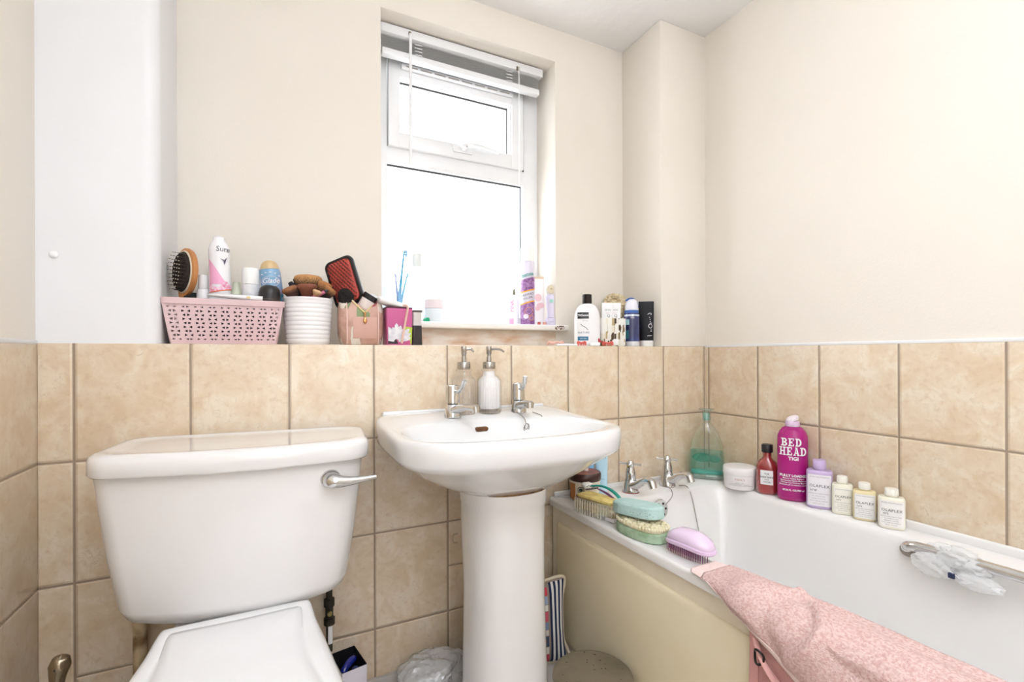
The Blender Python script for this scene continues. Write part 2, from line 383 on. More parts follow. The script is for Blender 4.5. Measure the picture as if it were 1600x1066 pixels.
bm = BM(); ball(bm, (.640, FY-.0435, 1.741), .0048, .002, .0048); obj('handle_lock', bm, M_steel, sash)
# window board
bm = BM(); box(bm, WX0-.004, WX1+.004, 1.60, FY+.01, 1.035, 1.0563, .002); box(bm, .262, 1.008, 1.552, 1.604, 1.0345, 1.0563, .006, 3)
sill = struct('window_sill', bm, paint('chipped sill gloss', '#f8f4f0', bump=.1, scale=60, rough=.4))
bm = BM()
random.seed(3)
for k in range(16):
    x = .935+random.random()*.052; ball(bm, (x, 1.5517, 1.040+random.random()*.012), .002+random.random()*.0035, .0012, .001+random.random()*.0022, 8)
obj('chipped_paint', bm, mat('bare dark timber chips', '#7a5f4a', .9), sill, smooth=False)

# ------------------------------------------------------------ venetian blind, gathered up
bl = thing('venetian_blind', 'white venetian blind gathered up at the top of the window', 'blind', (.63, 1.68, 2.06))
def lb(x0, x1, y0, y1, z0, z1, bev=.001): return bx(x0-.63, x1-.63, y0-1.68, y1-1.68, z0-2.06, z1-2.06, bev)
obj('headrail', lb(.312, .952, 1.652, 1.70, 2.062, 2.0925, .002), M_upvc, bl)
obj('headrail_gap', lb(.345, .93, 1.658, 1.664, 2.0925, 2.0965, 0), M_dark, bl)
M_slat = mat('grey-white blind slat', '#ecebe8', .35)
for k in range(8):
    z = 2.0575-k*.0053; bm = BM()
    ys = [-.0125+.025*i/4 for i in range(5)]
    loft(bm, [[(x, y, z-2.06+.0028*(1-(y/.0125)**2)) for y in ys]+[(x, y, z-2.06+.0028*(1-(y/.0125)**2)-.0006) for y in reversed(ys)] for x in (-.310, .312)])
    obj('slat', bm, M_slat, bl)
obj('bottom_rail', lb(.318, .944, 1.664, 1.692, 1.993, 2.017, .005), M_upvc, bl)
obj('tilt_wand', cyl(BM(), (-.218, -.036, .012), (-.220, -.040, -.452), .0050, .0058, 12), M_upvc, bl)
bm = tube(BM(), [(-.222, -.03, .022), (-.218, -.038, .016), (-.218, -.037, .004)], .002, 8, 3); obj('wand_hook', bm, M_steel, bl)
bm = BM()
for dx in (0, .004): tube(bm, [(.208+dx, -.034, .018), (.209+dx, -.036, -.2), (.207+dx, -.036, -.46)], .0010, 6)
obj('lift_cord', bm, M_white, bl)
for x in (-.185, .176):
    bm = BM()
    for j in range(4): tube(bm, [(x-.012, -.017, -.008-j*.012), (x, -.023, -.011-j*.012), (x+.014, -.017, -.007-j*.012)], .0016, 6, 3)
    obj('ladder_cord', bm, M_white, bl)
for a in ((-.223, -.213, .012, .022), (.203, .216, .0, .014)): obj('cord_lock', bx(a[0], a[1], -.03, -.026, a[2], a[3]), mat('tarnished brass', '#7d6f55', .5, metal=.6), bl)

# ------------------------------------------------------------ toilet
TA = R(-5.5)
toilet = thing('toilet', 'white close-coupled toilet with cistern, closed seat lid and chrome flush lever', 'toilet', (-.058, YW-.012, 0), TA)
bm = BM()
prof = [(.400, .194, .078, .03), (.408, .209, .088, .035), (.435, .217, .092, .04), (.55, .233, .096, .04), (.66, .245, .099, .04), (.722, .2505, .101, .04)]
rings = []
for z, hx, hy, r in prof:
    rg = rrect(hx, hy, r, z, -.004, -.012-hy-.02, 8, .030)
    if z < .50:
        rg = [(x, y, zz+.018*(abs(x)/hx)**3*(1 if z < .42 else .5)) for x, y, zz in rg]
    rings.append(rg)
loft(bm, rings)
obj('cistern', bm, M_cer, toilet, angle=60)
bm = BM(); rings = []
for z, hx, hy, r in ((.714, .248, .108, .04), (.713, .256, .115, .045), (.717, .259, .118, .047), (.742, .259, .117, .047), (.751, .256, .114, .045), (.756, .248, .107, .042), (.7565, .236, .095, .038), (.7535, .228, .088, .035), (.753, .20, .07, .03), (.7545, .1, .03, .02)):
    rings.append(rrect(hx, hy, r, z, 0, -.014-.118, 8, .032))
loft(bm, rings); obj('cistern_lid', bm, M_cer, toilet, angle=60)
lev = tube(BM(), [(.176, -.250, .675), (.186, -.262, .673), (.208, -.264, .671), (.243, -.262, .672), (.272, -.259, .674)], [.017, .017, .0115, .0065, .0045], 16, 5, flat=1.0)
ball(lev, (.178, -.247, .675), .0215, .014, .0205); obj('flush_lever', lev, M_chrome, toilet)
bm = BM()
# seat lid: closed, lies over the pan in front of the cistern
half = [(0, -.243), (.07, -.243), (.120, -.245), (.131, -.252), (.135, -.285), (.138, -.33), (.147, -.40), (.157, -.48), (.166, -.56), (.168, -.62), (.156, -.675), (.125, -.715), (.07, -.738), (0, -.744)]
hc = catmull([(a, b, 0) for a, b in half], 4)
outl = [(v.x, v.y) for v in hc] + [(-v.x, v.y) for v in reversed(hc[1:-1])]
def lidring(z, s=1): return [[x, y, z] for x, y in outl]
def lidr(z, inset):
    ctr = lidring(z, 1); out = []
    for p in ctr:
        v = Vector((p[0], p[1]+.47, 0)); l = v.length; v *= (l-inset)/l; out.append((v.x, v.y-.47, z))
    return out
loft(bm, [lidr(.392, .004), lidr(.391, 0), lidr(.398, -.003), lidr(.410, -.003), lidr(.417, .003), lidr(.4195, .012), lidr(.4195, .030), lidr(.4185, .034), lidr(.4225, .040), lidr(.4255, .06), [(x*.35, -.47+(y+.47)*.5, .4272) for x, y, z in lidr(0, 0)]])
obj('seat_lid', bm, M_seat, toilet, angle=60, rot=(0, 0, -TA), loc=(-.020, 0, 0))
bm = BM(); loft(bm, [lidr(.372, .006), lidr(.372, 0), lidr(.389, 0), lidr(.389, .006)]); obj('seat', bm, M_seat, toilet, angle=60, rot=(0, 0, -TA), loc=(-.020, 0, 0))
bm = BM(); loft(bm, [[(x*k, -.42+(y+.42)*k2, z) for x, y, z0 in lidr(0, .01)] for z, k, k2 in ((0, .62, .62), (.04, .60, .60), (.15, .55, .62), (.25, .72, .82), (.33, .92, .96), (.372, .97, .985))])
box(bm, -.10, .10, -.27, -.02, .0, .366, .02); box(bm, -.12, .12, -.22, -.03, .33, .401, .01)
obj('pan', bm, M_cer, toilet, angle=60, rot=(0, 0, -TA), loc=(-.020, 0, 0))

# waste pipe and valve by the toilet
M_pipe = mat('grimy cream pipe paint', '#cdb892', .7, vary='#8a6d4c', vscale=28)
tag(obj('soil_pipe', cyl(BM(), (-.290, 1.335, 0), (-.290, 1.335, .43), .0135, seg=16), M_pipe), 'cream-painted vertical pipe with black grime below the left end of the cistern', 'pipe')
M_valve = mat('blackened brass valve', '#3f3a2b', .6, metal=.3, vary='#23201a', vscale=40)
vt = thing('water_valve', 'blackened brass water valve below the right end of the cistern', 'valve', (.112, 1.335, .16))
bm = BM(); lathe(bm, [(.0001, 0), (.008, 0), (.008, .07), (.014, .072), (.014, .088), (.010, .09), (.010, .118), (.0135, .12), (.0135, .138), (.008, .14), (.008, .21), (.0001, .21)], seg=14)
obj('valve_body', bm, M_valve, vt)
bm = BM(); lathe(bm, [(.0001, 0), (.007, 0), (.007, .05), (.0001, .05)], seg=12); obj('pipe_tail', bm, M_white, vt, loc=(.001, -.002, .022))
obj('valve_screw', cyl(BM(), (0, -.009, .105), (0, -.016, .105), .006, seg=12), mat('aged brass', '#8f8158', .4, metal=.7), vt)

# ------------------------------------------------------------ basin and pedestal
BX = .518
def D_ring(hx, yf, yb, z, nf=3.2, nb=7, cy=1.09, zb=0, N=112, cx=BX):
    out = []
    for i in range(N):
        t = 2*pi*i/N; c, s = cos(t), sin(t); n = nb if s > 0 else nf
        x = math.copysign(abs(c)**(2/n), c)*hx; y = math.copysign(abs(s)**(2/n), s)*((yb-cy) if s > 0 else (cy-yf))
        out.append((cx+x, cy+y, z+zb*max(0, (y/(yb-cy)) if s > 0 else 0)**2))
    return out
basin = thing('washbasin', 'white ceramic pedestal washbasin fixed to the beige tiled wall', 'basin', (0, 0, 0))
bm = BM()
YB = YW-.001
rings = [D_ring(.085, 1.04, 1.20, .603, 2.2, 2.2, 1.11), D_ring(.125, 1.01, 1.25, .606, 2.2, 2.5, 1.11), D_ring(.185, .970, 1.30, .634, 2.4, 3, 1.10), D_ring(.235, .935, 1.34, .664, 2.6, 4, 1.10),
         D_ring(.268, .908, YB, .690, 2.8, 6), D_ring(.283, .897, YB, .699, 3.0, 8), D_ring(.289, .892, YB, .709, 3.0, 9), D_ring(.292, .890, YB, .735, 3.0, 9, zb=.014), D_ring(.292, .891, YB, .750, 3.0, 9, zb=.018),
         D_ring(.289, .894, YB-.004, .7565, 3.0, 9, zb=.019), D_ring(.283, .901, YB-.012, .759, 3.0, 8, zb=.018), D_ring(.276, .910, YB-.04, .7585, 2.9, 5, zb=.014), D_ring(.268, .920, 1.240, .7585, 2.7, 3.2, 1.07, zb=.004),
         D_ring(.262, .926, 1.231, .756, 2.6, 3.0, 1.07), D_ring(.255, .934, 1.222, .745, 2.5, 2.8, 1.07), D_ring(.232, .955, 1.20, .705, 2.4, 2.4, 1.07), D_ring(.18, .985, 1.15, .665, 2.2, 2.2, 1.07), D_ring(.10, 1.03, 1.11, .642, 2, 2, 1.07), D_ring(.03, 1.06, 1.08, .637, 2, 2, 1.07)]
loft(bm, rings)
obj('basin_bowl', bm, M_cerb, basin, angle=70)
# upstand at the wall
bm = BM(); box(bm, BX-.262, BX+.262, YB-.011, YB, .760, .7825, .005, 3); obj('upstand', bm, M_cerb, basin)
bm = BM()
vs = []
for k in range(20):
    a = 2*pi*k/20; vs.append((.500+(.0125 if cos(a) > 0 else -.0125)+.006*cos(a), .006*sin(a)))
loft(bm, [[(x, 1.2155+dy-z*.10, .7365+z) for x, z in vs] for dy in (.006, -.0045)])
obj('overflow_slot', bm, mat('rusty overflow', '#6b3f1c', .6, vary='#3a2412', vscale=60), basin)
bm = BM(); lathe(bm, [(.0001, 0), (.022, 0), (.022, .003), (.0001, .004)], cx=BX, cy=1.065); obj('plug_hole', bm, M_chrome, basin, loc=(0, 0, .637))
bm = BM(); rings = []
for z, hx, yf, yb, n in ((0, .118, .995, 1.19, 3), (.03, .112, 1.00, 1.19, 2.8), (.12, .106, 1.008, 1.19, 2.6), (.35, .101, 1.013, 1.20, 2.5), (.50, .102, 1.012, 1.24, 2.5), (.565, .1035, 1.010, 1.24, 2.5), (.572, .1065, 1.006, 1.24, 2.5), (.612, .108, 1.003, 1.24, 2.4)):
    rings.append(D_ring(hx, yf, yb, z, n, n, 1.117))
loft(bm, rings)
ped = tag(obj('basin_pedestal', bm, M_cer, angle=60), 'white ceramic column standing on the floor under the washbasin', 'pedestal')
bm = BM(); loft(bm, [D_ring(.1085, 1.0025, 1.24, .606, 2.4, 2.4, 1.117), D_ring(.109, 1.002, 1.24, .609, 2.4, 2.4, 1.117), D_ring(.1075, 1.0035, 1.24, .6125, 2.4, 2.4, 1.117)])
obj('sealant_ring', bm, mat('grimy sealant', '#8a6a48', .8, vary='#5c4330', vscale=60), ped)

# basin taps (lever heads)
def basin_tap(label, x, y, h, spout, lever):
    t = thing('basin_tap', label, 'tap', (x, y, .7672), h, 'chrome lever taps on the washbasin')
    bm = BM(); lathe(bm, [(.0001, -.001), (.0245, -.001), (.0245, .004), (.022, .018), (.0185, .032), (.016, .036), (.0001, .037)], seg=28)
    tube(bm, [(0, .0, .016), (0, -.035, .026), (0, -.07, .033), (0, -spout, .034)], [.017, .0155, .012, .0125], 16, 5, flat=.75)
    tube(bm, [(0, -spout+.004, .038), (0, -spout+.002, .022)], [.0115, .0105], 16)
    obj('tap_body', bm, M_chrome, t)
    hd = lathe(BM(), [(.0001, .037), (.015, .037), (.0205, .039), (.0195, .075), (.0185, .087), (.015, .090), (.0001, .0905)], seg=28)
    hd = obj('tap_head', hd, M_chrome, t)
    bm = tube(BM(), [(0, -.012, .072), (0, -.034, .074), (0, -.048, .086), (0, -.060, lever)], [.0075, .0065, .0065, .0075], 12, 5, flat=.7)
    obj('tap_lever', bm, M_chrome, t); return t
basin_tap('chrome lever tap at the toilet end of the washbasin', .436, 1.275, R(14), .115, .105)
rt = basin_tap('chrome lever tap on the washbasin with the plug chain beside it', .652, 1.288, R(-7), .098, .112)
# chain
pc = thing('plug_chain', 'thin metal plug chain hanging from the basin tap to the bowl', 'chain', (.66, 1.26, .766))
bm = BM(); tube(bm, [(.026, .0, .002), (.034, -.035, -.004), (.034, -.045, -.012), (.032, -.075, -.055), (.025, -.13, -.105)], .0013, 6, 6)
obj('chain', bm, M_steel, pc)
bm = BM(); tube(bm, [(-.031, .0, .004), (-.030, -.03, .0), (-.028, -.05, -.010), (-.026, -.056, -.024)], .0013, 6, 5)
for k in range(2):
    rr = .008+.004*k; tube(bm, [(-.026+rr*cos(a)*.7, -.0575-.001*k-rr*.2*sin(a), -.030-.003*k+rr*sin(a)) for a in [2*pi*i/16 for i in range(17)]], .0010, 6)
obj('chain_ring', bm, M_steel, pc)

# ------------------------------------------------------------ bath
BL = .800; BZ = .468; BY0 = -.36
bath = thing('bathtub', 'white bath with cream side panel along the right wall', 'bath', (0, 0, 0))
def brr(x0, x1, y0, y1, r, z): return rrect((x1-x0)/2, (y1-y0)/2, r, z, (x0+x1)/2, (y0+y1)/2, 10)
XRb = XR-.001
bm = BM()
loft(bm, [brr(BL+.004, XRb, BY0, YB, .012, .443), brr(BL, XRb, BY0, YB, .014, .444), brr(BL-.001, XRb, BY0, YB, .014, .460), brr(BL+.002, XRb, BY0, YB-.0, .014, .4665), brr(BL+.008, XRb, BY0+.006, YB, .014, BZ),
          brr(.886, 1.452, BY0+.10, 1.232, .085, BZ-.001), brr(.893, 1.446, BY0+.107, 1.225, .085, BZ-.006), brr(.899, 1.441, BY0+.113, 1.219, .085, BZ-.020), brr(.906, 1.434, BY0+.14, 1.205, .09, .40),
          brr(.930, 1.410, BY0+.24, 1.175, .11, .22), brr(.955, 1.385, BY0+.32, 1.14, .12, .13), brr(1.00, 1.34, BY0+.40, 1.08, .12, .105)], cap0=False)
obj('tub', bm, M_acr, bath, angle=60)
bm = BM(); box(bm, XRb-.012, XRb, BY0, YB-.002, BZ-.004, BZ+.022, .006, 3); box(bm, BL+.02, XRb, YB-.012, YB, BZ-.004, BZ+.014, .005, 3); obj('sealed_upstand', bm, M_acr, bath)
M_panel = mat('yellowed cream bath panel', '#f2e7d2', .3, vary='#e9dcc2', vscale=3, coat=.2)
bm = BM(); box(bm, .812, .824, BY0, YB-.012, .0, .443); 
p0, p1 = .06, YB-.045
loft(bm, [rrect(p/2, q/2, .012, 0, 0, 0, 4) for p, q in ((1, 1), (1, 1))]) if False else None
pan = obj('side_panel', bm, M_panel, bath, smooth=False)
bm = BM(); ring = lambda i, x: [(x, a, b) for a, b in ((p0+i, .03+i), (p1-i, .03+i), (p1-i, .398-i), (p0+i, .398-i))]
ring2 = lambda i, x: [(x, q[0], q[1]) for q in [(r_[0], r_[1]) for r_ in rrect((p1-p0)/2-i, .184-i, .012, 0, (p0+p1)/2, .214, 5)]]
loft(bm, [ring2(0, .8125), ring2(.001, .8075), ring2(.006, .8045), ring2(.016, .8035)], cap0=False); 
obj('raised_field', bm, mat('yellowed cream bath panel face', '#f3e6c6', .28, vary='#ebdcb6', vscale=2.2, coat=.25), pan, angle=50)
# bath overflow
bm = BM(); lathe(bm, [(.0001, 0), (.030, 0), (.033, .003), (.030, .008), (.012, .010), (.0001, .010)], seg=30)
ov = obj('bath_overflow', bm, M_chrome, bath, loc=(1.145, 1.212, .420), rot=(R(84), 0, 0))
bm = BM()
for k in range(6):
    a = 2*pi*k/6; ball(bm, (.020*cos(a), .020*sin(a), .0095), .0042, .0042, .0016, 10)
obj('overflow_holes', bm, M_dark, ov)
bm = tube(BM(), [(1.225, 1.250, BZ+.002), (1.222, 1.236, BZ+.002), (1.205, 1.214, .455), (1.165, 1.205, .432)], .0013, 6, 5)
tag(obj('bath_chain', bm, M_steel), 'thin metal chain running from the corner bath tap to the overflow', 'chain')
bm = tube(BM(), [(1.285, 1.262, BZ+.002), (1.298, 1.236, BZ+.001), (1.296, 1.210, .43), (1.29, 1.17, .30), (1.27, 1.13, .19)], .0016, 6, 6)
tag(obj('bath_plug_chain', bm, M_steel), 'thin dark cord dropping from the corner bath tap down the inside of the bath', 'chain')
def bath_tap(label, x, y, h):
    t = thing('bath_tap', label, 'tap', (x, y, BZ-.0005), h, 'chrome cross-head taps on the bath')
    bm = lathe(BM(), [(.0001, 0), (.0285, 0), (.0285, .003), (.026, .012), (.021, .034), (.0185, .044), (.0001, .046)], seg=28)
    tube(bm, [(0, -.005, .020), (0, -.040, .034), (0, -.075, .056), (0, -.105, .060), (0, -.116, .050)], [.017, .014, .0125, .0125, .0115], 16, 5)
    tube(bm, [(0, -.110, .058), (0, -.119, .040)], [.0135, .0125], 16)
    obj('tap_body', bm, M_chrome, t)
    hd = lathe(BM(), [(.0001, .044), (.0175, .044), (.0165, .07), (.0135, .082), (.0115, .088), (.0125, .092), (.0125, .100), (.008, .107), (.0001, .109)], seg=28)
    hd = obj('tap_head', hd, M_chrome, t)
    bm = BM(); a = R(38)-h
    for s in (-1, 1):
        for aa in (a, a+pi/2):
            d = Vector((cos(aa)*s, sin(aa)*s, 0)); tube(bm, [d*.008+Vector((0, 0, .096)), d*.03+Vector((0, 0, .096)), d*.036+Vector((0, 0, .096))], [.0042, .0036, .0046], 10)
    obj('cross_handle', bm, M_chrome, hd); return t
t1 = bath_tap('chrome cross-head bath tap standing nearest the washbasin', 1.083, 1.285, R(-3))
tag(obj('red_ring', lathe(BM(), [(.0001, 0), (.0292, 0), (.0292, .0022), (.0001, .0022)], seg=28), mat('red tap washer', '#b8503c', .5), t1))
bath_tap('chrome cross-head bath tap standing nearest the tiled corner', 1.252, 1.285, R(-4))
# grab handle on the inner wall side
gh = thing('grab_handle', 'chrome grab handle inside the bath on the tiled wall side', 'handle', (1.43, .42, .44))
bm = tube(BM(), [(.011, .215, .004), (-.012, .212, .012), (-.022, .198, .022), (-.022, .14, .026), (-.022, -.14, .026), (-.022, -.20, .020), (.011, -.215, .004)], .0125, 14, 6)
obj('bar', bm, M_chrome, gh)
for q in (.215, -.215): obj('fixing_plate', cyl(BM(), (.008, q, .002), (.002, q, .004), .019, seg=20), M_steel, gh)

# ------------------------------------------------------------ things on the washbasin
CAMPOS = Vector((0, 0))
def face(x, y, off=0):     # turn a thing's front (-y) towards the room, plus an offset in degrees
    return math.atan2(-x, y)*1.0*-1*-1 + R(off)
def ribbed(bm, prof, nrib=28, amp=.0009, seg=112, lo=None, hi=None, cx=0, cy=0):
    rings = []
    for r, z in prof:
        a = amp if (lo is None or lo <= z <= hi) else 0
        rings.append([(cx+(r+a*cos(nrib*2*pi*i/seg))*cos(2*pi*i/seg), cy+(r+a*cos(nrib*2*pi*i/seg))*sin(2*pi*i/seg), z) for i in range(seg)])
    return loft(bm, rings)
M_soap = mat('white liquid soap', '#f6f1ef', .3)
def dispenser(label, x, y, R0, fill, nozz, hd):
    t = thing('soap_dispenser', label, 'soap dispenser', (x, y, .7675), 0, 'ribbed glass soap dispensers on the washbasin')
    bm = ribbed(BM(), [(.0005, .001), (R0-.004, .001), (R0, .005), (R0, .03), (R0, .075), (R0-.001, .100), (R0-.006, .109), (R0-.013, .114), (.0205, .118), (.0195, .124), (.024, .129), (.024, .132), (.0195, .133)], lo=.003, hi=.101)
    obj('glass_jar', bm, M_bglass, t)
    bm = ribbed(BM(), [(.0005, .001), (R0-.003, .001), (R0-.003, .012), (.0005, .0125)]); obj('thick_base', bm, clear('thick glass base', '#f0e8dd', .3, body=.2, bodycol='#d9c9b6'), t)
    if fill: obj('liquid_soap', ribbed(BM(), [(.0005, .0135), (R0-.008, .0135), (R0-.005, .018), (R0-.005, .095), (R0-.010, .105), (.018, .112), (.0165, .126), (.0005, .126)], amp=.0012, lo=.016, hi=.1), M_soap, t)
    else: obj('dip_tube', cyl(BM(), (0, 0, .014), (.002, 0, .13), .0022, seg=8), M_cplastic, t)
    bm = lathe(BM(), [(.0005, .134), (.019, .134), (.0195, .136), (.019, .152), (.0175, .154), (.0075, .155), (.0070, .166), (.0062, .17), (.0062, .176), (.0078, .178), (.0082, .198), (.0075, .2005), (.0005, .2005)], seg=28)
    d = Vector((cos(hd), sin(hd), 0))
    tube(bm, [d*.004+Vector((0, 0, .192)), d*.02+Vector((0, 0, .193)), d*(nozz*.75)+Vector((0, 0, .191)), d*nozz+Vector((0, 0, .184))], [.0045, .004, .0032, .0026], 10, 4)
    obj('pump', bm, M_steel, t); return t
dispenser('empty clear ribbed glass soap dispenser with steel pump beside the basin tap', .484, 1.312, .0345, False, .030, R(-15))
dispenser('ribbed glass soap dispenser filled with white soap, steel pump', .562, 1.306, .0365, True, .050, R(0))

# ------------------------------------------------------------ bottles along the bath rim
def tb(label, name, cat, x, y, off=0, z=BZ+.0005, group=None): return thing(name, label, cat, (x, y, z), -math.atan2(x, y)+R(off), group)
# glass flask with teal bath liquid
t = tb('tall clear glass flask with teal liquid and glass stopper standing in the tiled corner', 'glass_flask', 'flask', 1.458, 1.292, 0)
fl = [(.060, 0), (.064, .006), (.0645, .02), (.0635, .06), (.061, .105), (.054, .14), (.042, .172), (.026, .200), (.016, .212), (.0145, .222), (.0145, .258)]
def flsh(sc, z0, z1, name, m, zs=None):
    pr = [(r*sc, z) for r, z in fl if z0 <= z <= z1]
    def at(z):
        for (r0, a), (r1, b) in zip(fl, fl[1:]):
            if a <= z <= b: return (r0+(r1-r0)*(z-a)/(b-a))*sc
    pr = [(at(z0), z0)]+[p for p in pr if z0 < p[1] < z1]+[(at(z1), z1)]
    rings = []
    for r, z in pr:
        k = min(1, max(0, (z-.14)/.07)); ry = .40+(1-.40)*k
        rings.append(ring_pts(r, r*ry, z, 3.2-1.2*k, 48))
    return obj(name, loft(BM(), rings), m, t)
flsh(1, 0, .258, 'glass_body', clear('pale green bottle glass', '#fafffc', .3))
bm = BM(); 
obj('glass_base', loft(bm, [ring_pts(.060, .022, .001, 3.2, 48), ring_pts(.062, .024, .012, 3.2, 48), ring_pts(.055, .02, .018, 3.2, 48)]), clear('thick pale green glass', '#e8f7f0', .4, body=.2, bodycol='#cfe8dc'), t)
flsh(.93, .018, .106, 'bath_liquid', clear('teal bath liquid', '#e6f9f4', .08, body=.12, bodycol='#7ad6c6'))
bm = BM(); loft(bm, [ring_pts(.052, .018, .019, 3, 40), ring_pts(.056, .021, .024, 3, 40), ring_pts(.054, .020, .029, 3, 40)]); obj('liquid_bottom_band', bm, mat('bright teal band', '#22b9ac', .3), t)  # brighter teal band at the foot of the liquid
bm = BM(); ball(bm, (-.015, -.004, .078), .036, .014, .017); ball(bm, (.028, -.004, .075), .020, .012, .013); obj('liquid_cloud', bm, clear('deeper teal cloud', '#b5e9dd', .0, body=.32, bodycol='#44b8a0'), t)
bm = lathe(BM(), [(.0005, .222), (.0135, .222), (.0142, .225), (.0142, .248), (.012, .251), (.0005, .252)], seg=24); obj('glass_stopper', bm, clear('teal glass stopper', '#b5e2db', .35, body=.45, bodycol='#a8dcd6'), t)
bm = lathe(BM(), [(.0005, .258), (.0145, .258), (.027, .262), (.028, .265), (.0005, .267)], seg=32); obj('stopper_rim', bm, clear('pale green stopper glass', '#dff0e8', .4, body=.25, bodycol='#cfe8dc'), t)
# white cream jar
t = tb('round white cream jar with lid standing between the glass flask and the red bottle', 'cream_jar', 'jar', 1.462, 1.150, 0)
M_wj = mat('white jar plastic', '#f3efee', .3)
obj('jar_body', lathe(BM(), [(.0005, 0), (.047, 0), (.050, .003), (.0525, .04), (.0525, .050), (.0005, .050)], seg=48), M_wj, t)
obj('jar_lid', lathe(BM(), [(.0005, .0505), (.0535, .0505), (.0545, .052), (.0545, .073), (.052, .076), (.049, .0765), (.0005, .0755)], seg=48), mat('white jar lid', '#f7f4f3', .35), t)
mp = mround(.0526, .0526)
text(t, "KIEHL'S", .009, 0, .038, mround(.0526, .0526), mat('pale red print', '#c98e85', .6), sx=1.05)
text(t, 'SINCE 1851\nSUPERB BODY CREAM\nWITH AVOCADO AND SHEA', .0046, 0, .022, mp, M_textl, sx=1.2)
# red bottle
t = tb('small red translucent bottle with black cap and square white label', 'body_oil_bottle', 'bottle', 1.484, 1.060, -4)
M_red = clear('red translucent plastic', '#d9605a', .35, rough=.08, body=.55, bodycol='#c23c3e')
pr = [(.028, 0), (.0325, .004), (.034, .012), (.0345, .06), (.0335, .09), (.028, .108), (.017, .118), (.0135, .124), (.0135, .142)]
obj('bottle_body', loft(BM(), [ring_pts(r, r*(.72 if z < .1 else .72+.28*min(1, (z-.1)/.024)), z, 2.4 if z < .1 else 2, 40) for r, z in pr]), M_red, t)
obj('red_oil', loft(BM(), [ring_pts(r*.94, r*.94*.70, z, 2.4, 40) for r, z in pr[:5]]), clear('red oil', '#e06a5a', .05, body=.6, bodycol='#d9553f'), t)
obj('cap', lathe(BM(), [(.0005, .140), (.0165, .140), (.0175, .142), (.0175, .164), (.0155, .1665), (.0005, .167)], seg=30), M_black, t)
mp = mround(.0345, .0345*.72, 2.4)
patch('label', t, M_white, -.0185, .0185, .034, .082, mp, e=.0008)
text(t, 'THE', .008, 0, .070, mp, M_text, e=.0016); text(t, 'BODY SHOP', .0075, 0, .059, mp, M_text, e=.0016, bold=.0002); text(t, 'VINE', .006, 0, .051, mp, M_text, e=.0016); text(t, 'YOGA', .0075, 0, .043, mp, M_text, e=.0016)
# tall magenta shampoo bottle
t = tb('tall magenta shampoo bottle with big white lettering and a frosted flip cap', 'shampoo_bottle', 'bottle', 1.494, .978, 5)
M_mag = mat('magenta bottle plastic', '#b0107a', .22, vary='#a60d70', coat=.3)
pr = [(.038, 0), (.0425, .004), (.0435, .012), (.0435, .195), (.0425, .208), (.0375, .222), (.029, .233), (.019, .2385)]
obj('bottle_body', loft(BM(), [ring_pts(r, r*(.66 if z < .222 else .66+.34*(z-.222)/.0185), z, 2.3 if z < .222 else 2, 48) for r, z in pr]), M_mag, t)
M_frost = mat('frosted pinkish cap plastic', '#ddc3dc', .3, coat=.3)
c = obj('cap', lathe(BM(), [(.0005, .238), (.0205, .238), (.0215, .240), (.0205, .254), (.0195, .256), (.0005, .256)], seg=32), M_frost, t)
bm = loft(BM(), [[(x, y, z+(.006*(x/.02))) for x, y, z in ring_pts(r, r, z0, 2, 28)] for r, z0 in ((.0185, .256), (.019, .262), (.017, .268), (.009, .272))]); obj('cap_top', bm, mat('frosted white cap top', '#f1e6ee', .3), c)
mp = mround(.0438, .0438*.66, 2.3)
def slab_word(word, u0, v0, cw, chh):
    """bold slab-serif capitals, as printed on the bottle"""
    def arc(x0, x1, y0, y1, w_):      # right-hand bowl between heights y0 and y1
        cy_, ry_ = (y0+y1)/2, (y1-y0)/2; rx_ = x1-x0; n_ = 12
        P = [(x0+rx_*sin(pi*i/n_), cy_+ry_*cos(pi*i/n_)) for i in range(n_+1)]; Q = [(x0+max(0, rx_-w_)*sin(pi*i/n_), cy_+(ry_-w_*.62)*cos(pi*i/n_)) for i in range(n_+1)]
        return [[P[i], P[i+1], Q[i+1], Q[i]] for i in range(n_)]
    rc = lambda a, b, c, d: [[(a, c), (b, c), (b, d), (a, d)]]
    S = .13
    G = {'B': rc(.14, .38, 0, 1)+rc(0, .5, 0, S)+rc(0, .5, 1-S, 1)+rc(.3, .5, .44, .56)+arc(.45, .88, .46, 1, .24)+arc(.45, .95, 0, .55, .26),
         'E': rc(.14, .38, 0, 1)+rc(0, .88, 0, S)+rc(0, .86, 1-S, 1)+rc(.3, .62, .44, .57)+rc(.76, .88, 0, .32)+rc(.74, .86, .70, 1)+rc(.56, .64, .34, .67),
         'D': rc(.14, .38, 0, 1)+rc(0, .5, 0, S)+rc(0, .5, 1-S, 1)+arc(.42, .97, 0, 1, .26),
         'H': rc(.12, .34, 0, 1)+rc(.64, .86, 0, 1)+rc(.3, .7, .43, .57)+rc(0, .44, 0, S)+rc(.55, 1, 0, S)+rc(0, .44, 1-S, 1)+rc(.55, 1, 1-S, 1),
         'A': [[(.10, 0), (.26, 0), (.52, .86), (.44, 1)], [(.90, 0), (.66, 0), (.40, 1), (.62, 1)]]+rc(.26, .74, .26, .38)+rc(0, .36, 0, S)+rc(.56, 1.0, 0, S)+rc(.28, .62, 1-S, 1)}
    bm = BM()
    for k, ch_ in enumerate(word):
        for q, pl in enumerate(G[ch_]): bm.faces.new([bm.verts.new(mp(u0+(k+x*.92)*cw, v0+y*chh, .0010+.00004*q)) for x, y in pl])
    bmesh.ops.recalc_face_normals(bm, faces=bm.faces[:]); obj('lettering', bm, M_textw, t, smooth=False)
slab_word('BED', -.0330, .177, .0190, .0255); slab_word('HEAD', -.0375, .1475, .0186, .0265)
